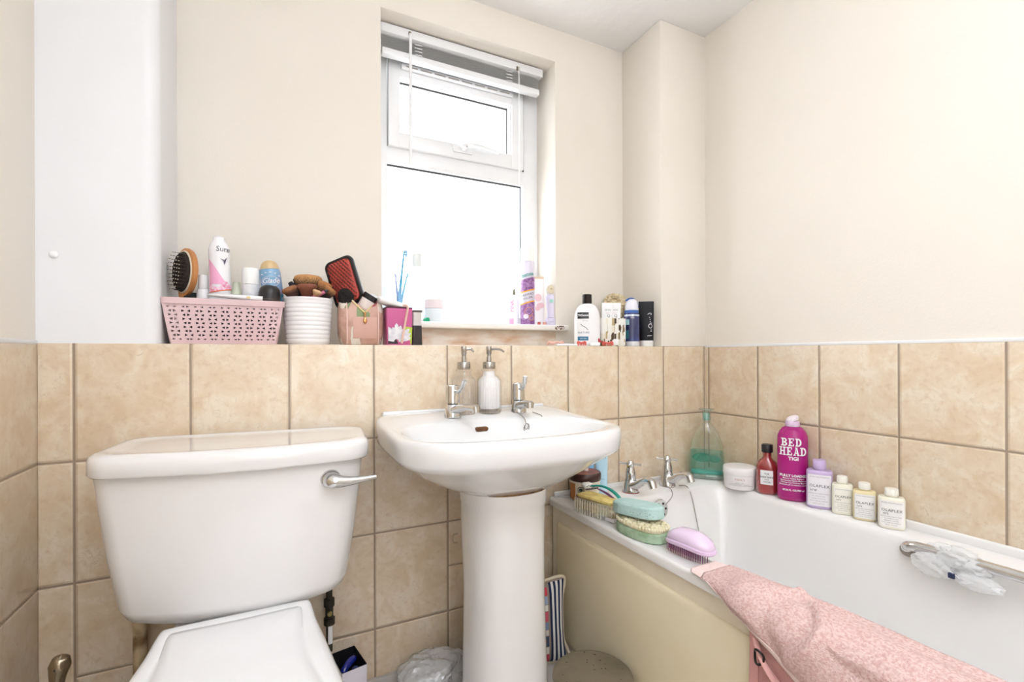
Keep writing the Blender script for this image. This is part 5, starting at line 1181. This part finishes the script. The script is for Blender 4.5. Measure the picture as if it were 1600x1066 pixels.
dot('power_button', t, mat('mint button', '#9fd3c9', .4), 0, .098, .0085, mp, seg=6); text(t, 'pmd', .008, 0, .015, lambda u, v, e: (u, -.0268-e, v), M_textl)
for lab, x, y, c in (('small coral-red cap on the window board beside the dry shampoo can', .918, 1.630, '#d4645a'), ('small orange-pink cap on the window board before the facial brush', .938, 1.622, '#f0b09c')):
    tag(obj('bottle_cap', lathe(BM(), [(.0005, 0), (.0062, 0), (.0064, .015), (.0005, .0155)], seg=18), mat(lab[:20], c, .4), loc=(x, y, SZ)), lab, 'cap')

# ------------------------------------------------------------ right end of the tiled ledge
t = thing('conditioner_bottle', 'large white shampoo bottle with black flip cap on the tiled ledge right of the window', 'bottle', (.9985, 1.418, LZ0), -math.atan2(1.0, 1.41)+R(14))
prt = [(.043, 0), (.0465, .004), (.0475, .012), (.0470, .095), (.0455, .110), (.0430, .124), (.038, .136), (.032, .144), (.024, .150), (.0165, .1535)]
obj('bottle_body', loft(BM(), [ring_pts(r, r*(.62 if z < .136 else .62+.38*(z-.136)/.0175), z, 2.3, 128) for r, z in prt]), mat('white shampoo plastic', '#f2f0f1', .22, coat=.3), t)
obj('cap', lathe(BM(), [(.0005, .1535), (.0165, .1535), (.0172, .155), (.0168, .186), (.0155, .1875), (.0005, .188)], seg=36), mat('very dark brown cap', '#1d1310', .35, spec=.3), t)
rt_ = lambda v: next((a+(c-a)*(v-b)/(d-b) for (a, b), (c, d) in zip(prt, prt[1:]) if b <= v <= d), .05)
mp = mround(rt_, lambda v: rt_(v)*.62, 2.3); o_ = -.018
patch('black_panel', t, M_black, o_-.021, o_+.017, .098, .121, mp, nu=16, e=.0006)
text(t, 'TRESemm\u00e9', .0105, o_-.002, .110, mp, M_textw, e=.0016, sx=.74, bold=.0002)
text(t, 'DETOX', .006, o_+.004, .090, mp, M_textl, e=.001)
obj('leaf_line', tube(BM(), [mp(u, v, .001) for u, v in ((o_-.012, .078), (o_-.004, .072), (o_+.006, .066), (o_+.014, .058))], .0009, 5, 4), M_text, t)
text(t, 'NATURE', .0095, o_-.001, .048, mp, mat('blue grey print', '#4a6780', .5), e=.001, space=1.1)
patch('blue_panel', t, mat('steel blue panel', '#2f7396', .4), o_-.021, o_+.015, .020, .034, mp, nu=16, e=.0006)
text(t, 'with aloe', .006, o_-.003, .027, mp, M_textw, e=.0016)
# round bristle body brush leaning behind
t = thing('body_brush', 'round natural-bristle body brush standing on edge behind the patterned holder', 'brush', (1.170, 1.478, LZ0+.156), 0, rot=(R(82), 0, R(-22)))
obj('wooden_disc', lathe(BM(), [(.0005, -.012), (.048, -.012), (.053, -.008), (.053, .0), (.050, .003), (.0005, .003)], seg=44), mat('grey green brush back', '#a9a893', .5), t)
bm = BM(); random.seed(6)
lathe(bm, [(.0005, .0032), (.047, .0032), (.049, .016), (.0005, .018)], seg=36)
for k in range(130):
    a = random.random()*2*pi; q = .047*math.sqrt(random.random()); ball(bm, (q*cos(a), q*sin(a), .017+random.random()*.003), .0058, .0058, .005, 8)
obj('bristle_tufts', bm, mat('straw bristle', '#e6d5b2', .9, vary='#bfa478', vscale=60, bump=1, bscale=300), t)
tag(obj('brush_rest', lathe(BM(), [(.0005, 0), (.030, 0), (.030, .100), (.0005, .101)], seg=28), M_white, loc=(1.150, 1.500, LZ0)), 'plain white tub behind the patterned holder under the round body brush', 'tub')
# patterned holder with two tubes
def block_mat(name):
    m = D.materials.new(name); m.use_nodes = True; nt = m.node_tree; b = nt.nodes['Principled BSDF']; b.inputs['Roughness'].default_value = .25
    tc = nd(nt, 'ShaderNodeTexCoord'); v = nd(nt, 'ShaderNodeTexVoronoi'); v.inputs['Scale'].default_value = 1
    mp_ = nd(nt, 'ShaderNodeMapping'); mp_.inputs['Scale'].default_value = (115, 115, 36); nt.links.new(tc.outputs['Object'], mp_.inputs[0]); nt.links.new(mp_.outputs[0], v.inputs['Vector'])
    v.distance = 'CHEBYCHEV'; v.inputs['Randomness'].default_value = .55
    sp = nd(nt, 'ShaderNodeSeparateColor'); nt.links.new(v.outputs['Color'], sp.inputs[0])
    r = nd(nt, 'ShaderNodeValToRGB'); r.color_ramp.interpolation = 'CONSTANT'; e = r.color_ramp.elements
    e[0].position = 0; e[0].color = lin('#efece4'); e[1].position = .60; e[1].color = lin('#8a7450')
    for p, c in ((.72, '#e8e2d2'), (.80, '#4b3a2a'), (.88, '#b7a37c')): k = e.new(p); k.color = lin(c)
    nt.links.new(sp.outputs[0], r.inputs[0]); nt.links.new(r.outputs[0], b.inputs['Base Color']); return m
t = thing('patterned_holder', 'square brown and cream mother-of-pearl patterned holder with two white tubes', 'holder', (1.100, 1.414, LZ0), R(-8))
obj('holder_wall', loft(BM(), [rrect(.050, .026, .008, 0, k=4), rrect(.052, .028, .009, .003, k=4), rrect(.052, .028, .009, .102, k=4), rrect(.0495, .0255, .008, .102, k=4), rrect(.0495, .0255, .008, .004, k=4)]), block_mat('mother of pearl blocks'), t, angle=50)
def hand_tube(label, x, y, rot):
    t = thing('hand_cream_tube', label, 'tube', (x, y, LZ0+.0055), 0, 'white cream tubes in the patterned holder', rot=rot)
    obj('tube_body', loft(BM(), [ring_pts(.0185+.0035*f, max(.0011, .0125*(1-f**1.6)), .022+.133*f, 2+f, 34) for f in [k/8 for k in range(9)]]), mat('white tube plastic', '#f1f0ef', .3), t)
    obj('cap', lathe(BM(), [(.0005, 0), (.0175, 0), (.018, .021), (.0005, .0215)], seg=28), M_white, t)
    mp = lambda u, v, e: (u, -.0125*(1-((v-.022)/.133)**1.6)*math.sqrt(max(0, 1-(u/.0215)**2))-e, v)
    text(t, 'SKIN', .010, 0, .128, mp, M_textl); text(t, 'care', .008, 0, .117, mp, mat('dull rose print', '#c99a9a', .5)); text(t, 'Q', .014, .003, .106, mp, M_text); return t
hand_tube('white cream tube in the patterned holder, the one nearer the big white shampoo bottle', 1.078, 1.409, (0, R(2), R(-30)))
hand_tube('white cream tube in the patterned holder, overlapping the other in front', 1.107, 1.400, (0, R(1), R(-34)))
# blue shaving gel can
t = thing('shaving_gel_can', 'dark blue shaving gel can with pale blue and white top on the tiled ledge', 'aerosol can', (1.190, 1.402, LZ0), -math.atan2(1.2, 1.41)+R(0))
t_m = mat('dark blue can print', '#2a2f5c', .25, vary='#31427f', vscale=16, coat=.3)
obj('white_base', lathe(BM(), [(.0005, 0), (.0275, 0), (.0285, .003), (.0285, .018), (.0005, .018)], seg=44), mat('grey white base', '#dcdcdf', .3), t)
obj('can_body', lathe(BM(), [(.0005, .0182), (.0290, .0182), (.0290, .112), (.0275, .124), (.0005, .124)], seg=44), t_m, t)
obj('blue_collar', lathe(BM(), [(.0005, .1245), (.0265, .1245), (.0262, .135), (.0005, .135)], seg=40), mat('mid blue collar', '#3a69b3', .3), t)
obj('cap', lathe(BM(), [(.0005, .1355), (.0250, .1355), (.0240, .155), (.0205, .170), (.013, .1775), (.0005, .179)], seg=40), mat('pearl white cap', '#e9e6ee', .25), t)
bm = tube(BM(), [(-.020, -.016, .172), (-.008, -.006, .180), (.006, .002, .180), (.019, .010, .166), (.024, .010, .145)], .0050, 10, 5, flat=.6); obj('blue_trigger', bm, mat('mid blue collar', '#3a69b3', .3), t)
mp = mround(.0290, .0290)
patch('silver_band', t, mat('silver band', '#cfd6e2', .25, metal=.4), -.028, .028, .112, .119, mround(.0288, .0288), nu=24, e=.0006)
patch('light_label', t, mat('pale teal label', '#a9cdd2', .35, vary='#7fb0bd', vscale=60), -.0275, -.008, .080, .100, mp, e=.0007); patch('green_label', t, mat('deep teal label', '#2d6f7d', .35), -.0235, -.010, .028, .060, mp, e=.0007)
text(t, 'GEL', .0085, .004, .107, mp, M_textw, e=.0012)
tag(obj('razor_head', box(BM(), -.006, .006, -.004, .004, 0, .150, .002), mat('bright red plastic', '#d8402f', .35), loc=(1.232, 1.425, LZ0)), 'thin red plastic razor handle between the blue can and the black tube', 'razor')
# black tube standing on a white cap
t = thing('black_face_tube', 'matt black squeeze tube with white cap, last on the tiled ledge', 'tube', (1.262, 1.402, LZ0), -math.atan2(1.26, 1.4)+R(5))
mp = crimp_tube(t, .0285, .173, mat('matt black tube', '#131217', .5, vary='#191b23', spec=.25), mat('white tube cap', '#eeecec', .35), caph=.022, d0=.018)
for pts in (((.004, .122), (.012, .127), (.018, .125), (.016, .120)), ((.010, .112), (.012, .110)), ((.012, .104), (.014, .102)), ((.013, .096), (.015, .094)), ((.010, .085), (.007, .078), (.010, .071), (.017, .070), (.020, .077), (.017, .084), (.010, .085)), ((.012, .088), (.020, .089)), ((.014, .062), (.020, .063)), ((.014, .057), (.019, .058)), ((.002, .040), (.019, .041))):
    obj('white_mark', tube(BM(), [mp(u, v, .0006) for u, v in pts], .0011, 6, 3 if len(pts) > 2 else 0), M_textw, t)
# little things on the ledge
M_coral = mat('coral red wax', '#e2625a', .35, vary='#d95550', vscale=60)
def clip(label, x, y, w_, h_):
    t = thing('hair_clip', label, 'hair clip', (x, y, LZ0), R(-30))
    bm = tube(BM(), [(-w_, 0, .003), (-w_*.9, 0, h_), (-w_*.3, 0, h_*.8), (w_*.3, 0, h_*.8), (w_*.9, 0, h_), (w_, 0, .003)], .0032, 8, 4); obj('clip_arch', bm, M_coral, t)
    for k in range(5): obj('tooth', tube(BM(), [(-w_*.8+w_*.4*k, -.004, h_*.75), (-w_*.8+w_*.4*k, -.006, .001)], [.0024, .0016], 8), M_coral, t)
clip('coral red hair claw lying in front of the big white shampoo bottle', .945, 1.376, .014, .014)
clip('coral red hair claw lying before the patterned holder', 1.058, 1.376, .018, .014)
tag(obj('white_tag', box(BM(), -.017, .017, -.006, .006, 0, .013, .002), M_white, loc=(1.001, 1.374, LZ0), rot=(0, 0, R(-30))), 'small white box between the two coral red hair claws', 'box')
bm = BM(); bm.faces.new([bm.verts.new(p) for p in ((-.013, 0, 0), (.013, 0, 0), (.002, 0, .016))]); r_ = bmesh.ops.extrude_face_region(bm, geom=bm.faces[:]); bmesh.ops.translate(bm, vec=(0, .006, 0), verts=[v for v in r_['geom'] if isinstance(v, bmesh.types.BMVert)])
tag(obj('red_wedge', bm, mat('dark red plastic', '#b01c26', .4), loc=(1.023, 1.384, LZ0+.013), rot=(0, 0, R(-32))), 'dark red triangular clip at the foot of the big white shampoo bottle', 'clip')
bm = tube(BM(), [(.84, 1.385, LZ0+.004), (.86, 1.378, LZ0+.008), (.885, 1.382, LZ0+.012), (.905, 1.379, LZ0+.006), (.925, 1.381, LZ0+.003)], [.003, .004, .005, .004, .003], 10, 5)
tag(obj('white_strip', box(BM(), -.042, .042, -.004, .004, 0, .007, .002), M_white, loc=(.882, 1.3725, LZ0), rot=(0, 0, 0)), 'low white plastic strip lying on the ledge under the window board end', 'strip'); bm.free()
random.seed(14)
t = thing('hair_scrunchie', 'crumpled pale pink hair tie on the ledge beside the low white strip', 'hair tie', (.845, 1.385, LZ0+.008), 0)
obj('band', tube(BM(), [(.030*cos(a)+random.uniform(-.003, .003), .010*sin(a), random.uniform(-.002, .007)) for a in [2*pi*i/14 for i in range(15)]], .0035, 8, 4), mat('pale salmon cloth', '#e7b5a4', .8), t)

# ------------------------------------------------------------ on the floor
# patchwork cushion behind the pedestal
cu_ = thing('patchwork_cushion', 'cushion with red and grey patchwork and navy stripes standing behind the pedestal', 'cushion', (.643, 1.262, .004), 0, rot=(R(-5), 0, R(-11)))
CW, CH, CT = .146, .245, .030
def cpt(u, v, side, e=0):
    px = min(1, abs(u)/CW); pz = min(1, abs(v-CH/2)/(CH/2)); th = CT*((1-px**3.0)*(1-pz**3.0))**.5
    inset = .010*(1-pz**2)*px**4; inz_ = .008*(1-px**2)*(1 if v > CH/2 else -1)*pz**4
    x = u-math.copysign(inset, u); z = v-inz_
    return (x, side*(th+.003+e)+.0015*noise.noise(Vector((u*30, v*30, side))), z)
def cgrid(name, u0, u1, v0, v1, side, m, e=0, nu=30, nv=24, parent=cu_):
    bm = BM(); g = [[bm.verts.new(cpt(u0+(u1-u0)*i/nu, v0+(v1-v0)*j/nv, side, e)) for j in range(nv+1)] for i in range(nu+1)]
    for i in range(nu):
        for j in range(nv): bm.faces.new((g[i][j], g[i+1][j], g[i+1][j+1], g[i][j+1]))
    return obj(name, bm, m, parent)
M_cc = mat('cream cushion cloth', '#e3d3b8', .9, bump=.3, bscale=300)
cgrid('back_cover', -CW, CW, 0, CH, 1, M_cc)
fr = cgrid('front_cover', -CW, CW, 0, CH, -1, mat('taupe cushion cloth', '#9c8a7c', .9, bump=.3, bscale=300))
edge = [(-CW, 0), (-CW, CH/4), (-CW, CH/2), (-CW, CH*.75), (-CW, CH), (-CW/2, CH), (0, CH), (CW/2, CH), (CW, CH), (CW, CH*.75), (CW, CH/2), (CW, CH/4), (CW, 0), (0, 0), (-CW, 0)]
obj('edge_piping', tube(BM(), [((lambda p: (p[0], 0, p[2]))(cpt(u, v, 1))) for u, v in edge], .0050, 8, 6), M_cc, cu_)
M_navy = mat('navy stripe cloth', '#232a4a', .9); M_wst = mat('white stripe cloth', '#e6e2dc', .9)
for k in range(7): cgrid('stripe', .090+.0079*k, .090+.0079*(k+1), .004, CH-.003, -1, M_navy if k % 2 == 0 else M_wst, .0015, 3, 24, fr)
pc_ = [('#d8485a', 'red patch cloth'), ('#9aa6bd', 'blue grey patch cloth'), ('#e0dacd', 'off white patch cloth'), ('#d66070', 'rose check patch cloth'), ('#7b8aa5', 'slate patch cloth'), ('#cfc6ba', 'stone patch cloth'), ('#4c5468', 'dark slate patch cloth'), ('#e6ded2', 'ivory patch cloth')]
zz = [.232, .207, .182, .163, .132, .110, .092, .060, .036, .006]
for col_ in range(3):
    for k in range(9):
        u1 = .083-.034*col_; c_, n_ = pc_[(k+3*col_) % 8]
        cgrid('patch', u1-.031, u1, zz[k+1]+.001, zz[k]-.001, -1, mat(n_, c_, .9, bump=.3, bscale=300), .0018, 6, 4, fr)
for u, v, c_ in ((.067, .195, '#252b3f'), (.068, .078, '#d2363c'), (.063, .074, '#d2363c')):
    dot('button_print', fr, mat('print '+c_, c_, .8), u, v, .006, lambda a, b, e: cpt(a, b, -1, .0030+e), e=0)
# lidded bin by the bath panel
t = thing('pedal_bin', 'round cream bin with stained grey-brown lid beside the bath panel', 'bin', (.690, .962, 0), 0)
obj('bin_wall', lathe(BM(), [(.0005, 0), (.080, 0), (.085, .004), (.096, .134), (.0975, .140), (.0005, .140)], seg=56), mat('grubby cream bin', '#cfc4ae', .4), t)
obj('bin_lid', lathe(BM(), [(.0005, .1405), (.098, .1405), (.0995, .143), (.0985, .149), (.093, .1525), (.085, .154), (.0005, .155)], seg=64), mat('stained grey brown lid', '#7d715d', .5, vary='#625742', vscale=9, bump=.3, bscale=60), t)
random.seed(31)
for k in range(24):
    a = random.random()*2*pi; q = .085*math.sqrt(random.random())
    obj('dark_speck', ball(BM(), (q*cos(a), q*sin(a), .1548), .0008+random.random()*.0024, .0008+random.random()*.0016, .0004, 8), mat('dark brown specks', '#4a3524', .7), t.children[1], smooth=False)
# open carton beside the toilet
t = thing('open_carton', 'open-topped white carton with black inside between toilet and pipe, holding blue things', 'carton', (.157, 1.310, 0), R(11))
bm = loft(BM(), [rrect(.032, .049, .002, z, k=2) for z in (0, .14)], True, False); obj('carton_outside', bm, mat('lilac white card', '#ddd8e0', .5), t, angle=30)
bm = BM(); loft(bm, [rrect(.031, .048, .002, .1405, k=2), rrect(.031, .048, .002, .03, k=2)], False, True); loft(bm, [rrect(.032, .049, .002, .1403, k=2), rrect(.031, .048, .002, .1405, k=2)], False, False); obj('carton_inside', bm, mat('black card', '#0f0c10', .6), t, angle=30)
bt = thing('blue_razor', 'shiny dark blue plastic razor handle in the open carton', 'razor', (.157, 1.310, .118), R(11))
obj('razor_handle', tube(BM(), [(-.022, -.034, -.06), (-.020, -.020, .0), (-.004, -.006, .012), (.016, .012, .010), (.022, .026, .0)], [.006, .008, .010, .010, .006], 12, 6), mat('glossy dark blue', '#1a2a8c', .15, coat=.5), bt)
obj('razor_end', ball(BM(), (.014, -.012, -.004), .010, .012, .007), mat('slate blue plastic', '#52618f', .2, coat=.4), bt)
# crumpled plastic bag
t = thing('plastic_bag', 'crumpled translucent white carrier bag on the floor beside the pedestal', 'bag', (.372, 1.285, .001), 0)
bm = BM(); bmesh.ops.create_icosphere(bm, subdivisions=5, radius=1)
for v in bm.verts:
    n_ = v.co.normalized(); q_ = Vector((n_.x*4, n_.y*4, n_.z*1.1)); f = 1+.26*noise.noise(n_*1.7+Vector((3, 1, 2)))+.13*noise.noise(q_)+.09*abs(noise.noise(q_*2.1))+.05*noise.noise(q_*4.5); f *= 1+.35*max(0, n_.x-.1)*max(0, n_.z)
    v.co = Vector((n_.x*.088*f, max(-.075, min(.072, n_.y*.065*f)), max(0, .050+n_.z*.052*f)))
obj('bag_film', bm, clear('milky crumpled film', '#f4f4f4', .25, .12, body=.42, bodycol='#f2f1f1'), t, angle=35)
bm = BM()
for a, b in (((-.014, -.071, .070), (.000, -.071, .060)), ((.034, -.066, .058), (.040, -.065, .050)), ((-.02, -.068, .072), (-.016, -.069, .073))): tube(bm, [a, b], .0009, 5)
obj('printed_marks', bm, M_dark, t)
# toilet brush handle
t = thing('toilet_brush', 'polished steel toilet brush with a rounded handle top in front of the tiled corner', 'toilet brush', (-.371, 1.15, 0), 0)
obj('holder', lathe(BM(), [(.0005, 0), (.042, 0), (.044, .003), (.040, .12), (.018, .15), (.010, .155), (.0005, .155)], seg=36), M_steel, t)
obj('brush_handle', tube(BM(), [(.0, 0, .1552), (-.001, 0, .25), (-.002, 0, .325), (-.001, 0, .352), (.002, 0, .372), (.004, 0, .386), (.005, 0, .3915)], [.0065, .007, .0095, .0125, .0165, .0125, .002], 20, 6), mat('warm polished steel', '#b5aa98', .12, metal=1, vary='#a1947f'), t)
obj('hanging_hole', ball(BM(), (.000, -.0148, .372), .0026, .0015, .0028, 10), M_dark, t)
# small white wall fitting seen beside the pedestal
t = tag(obj('pipe_clip', tube(BM(), [(.474+.012*cos(a), 1.3615, .385+.014*sin(a)) for a in [R(60+240*i/14) for i in range(15)]], .0028, 8), mat('cream pipe clip', '#cbb79c', .5)), 'small cream ring-shaped pipe clip on the tiles beside the pedestal', 'pipe clip')
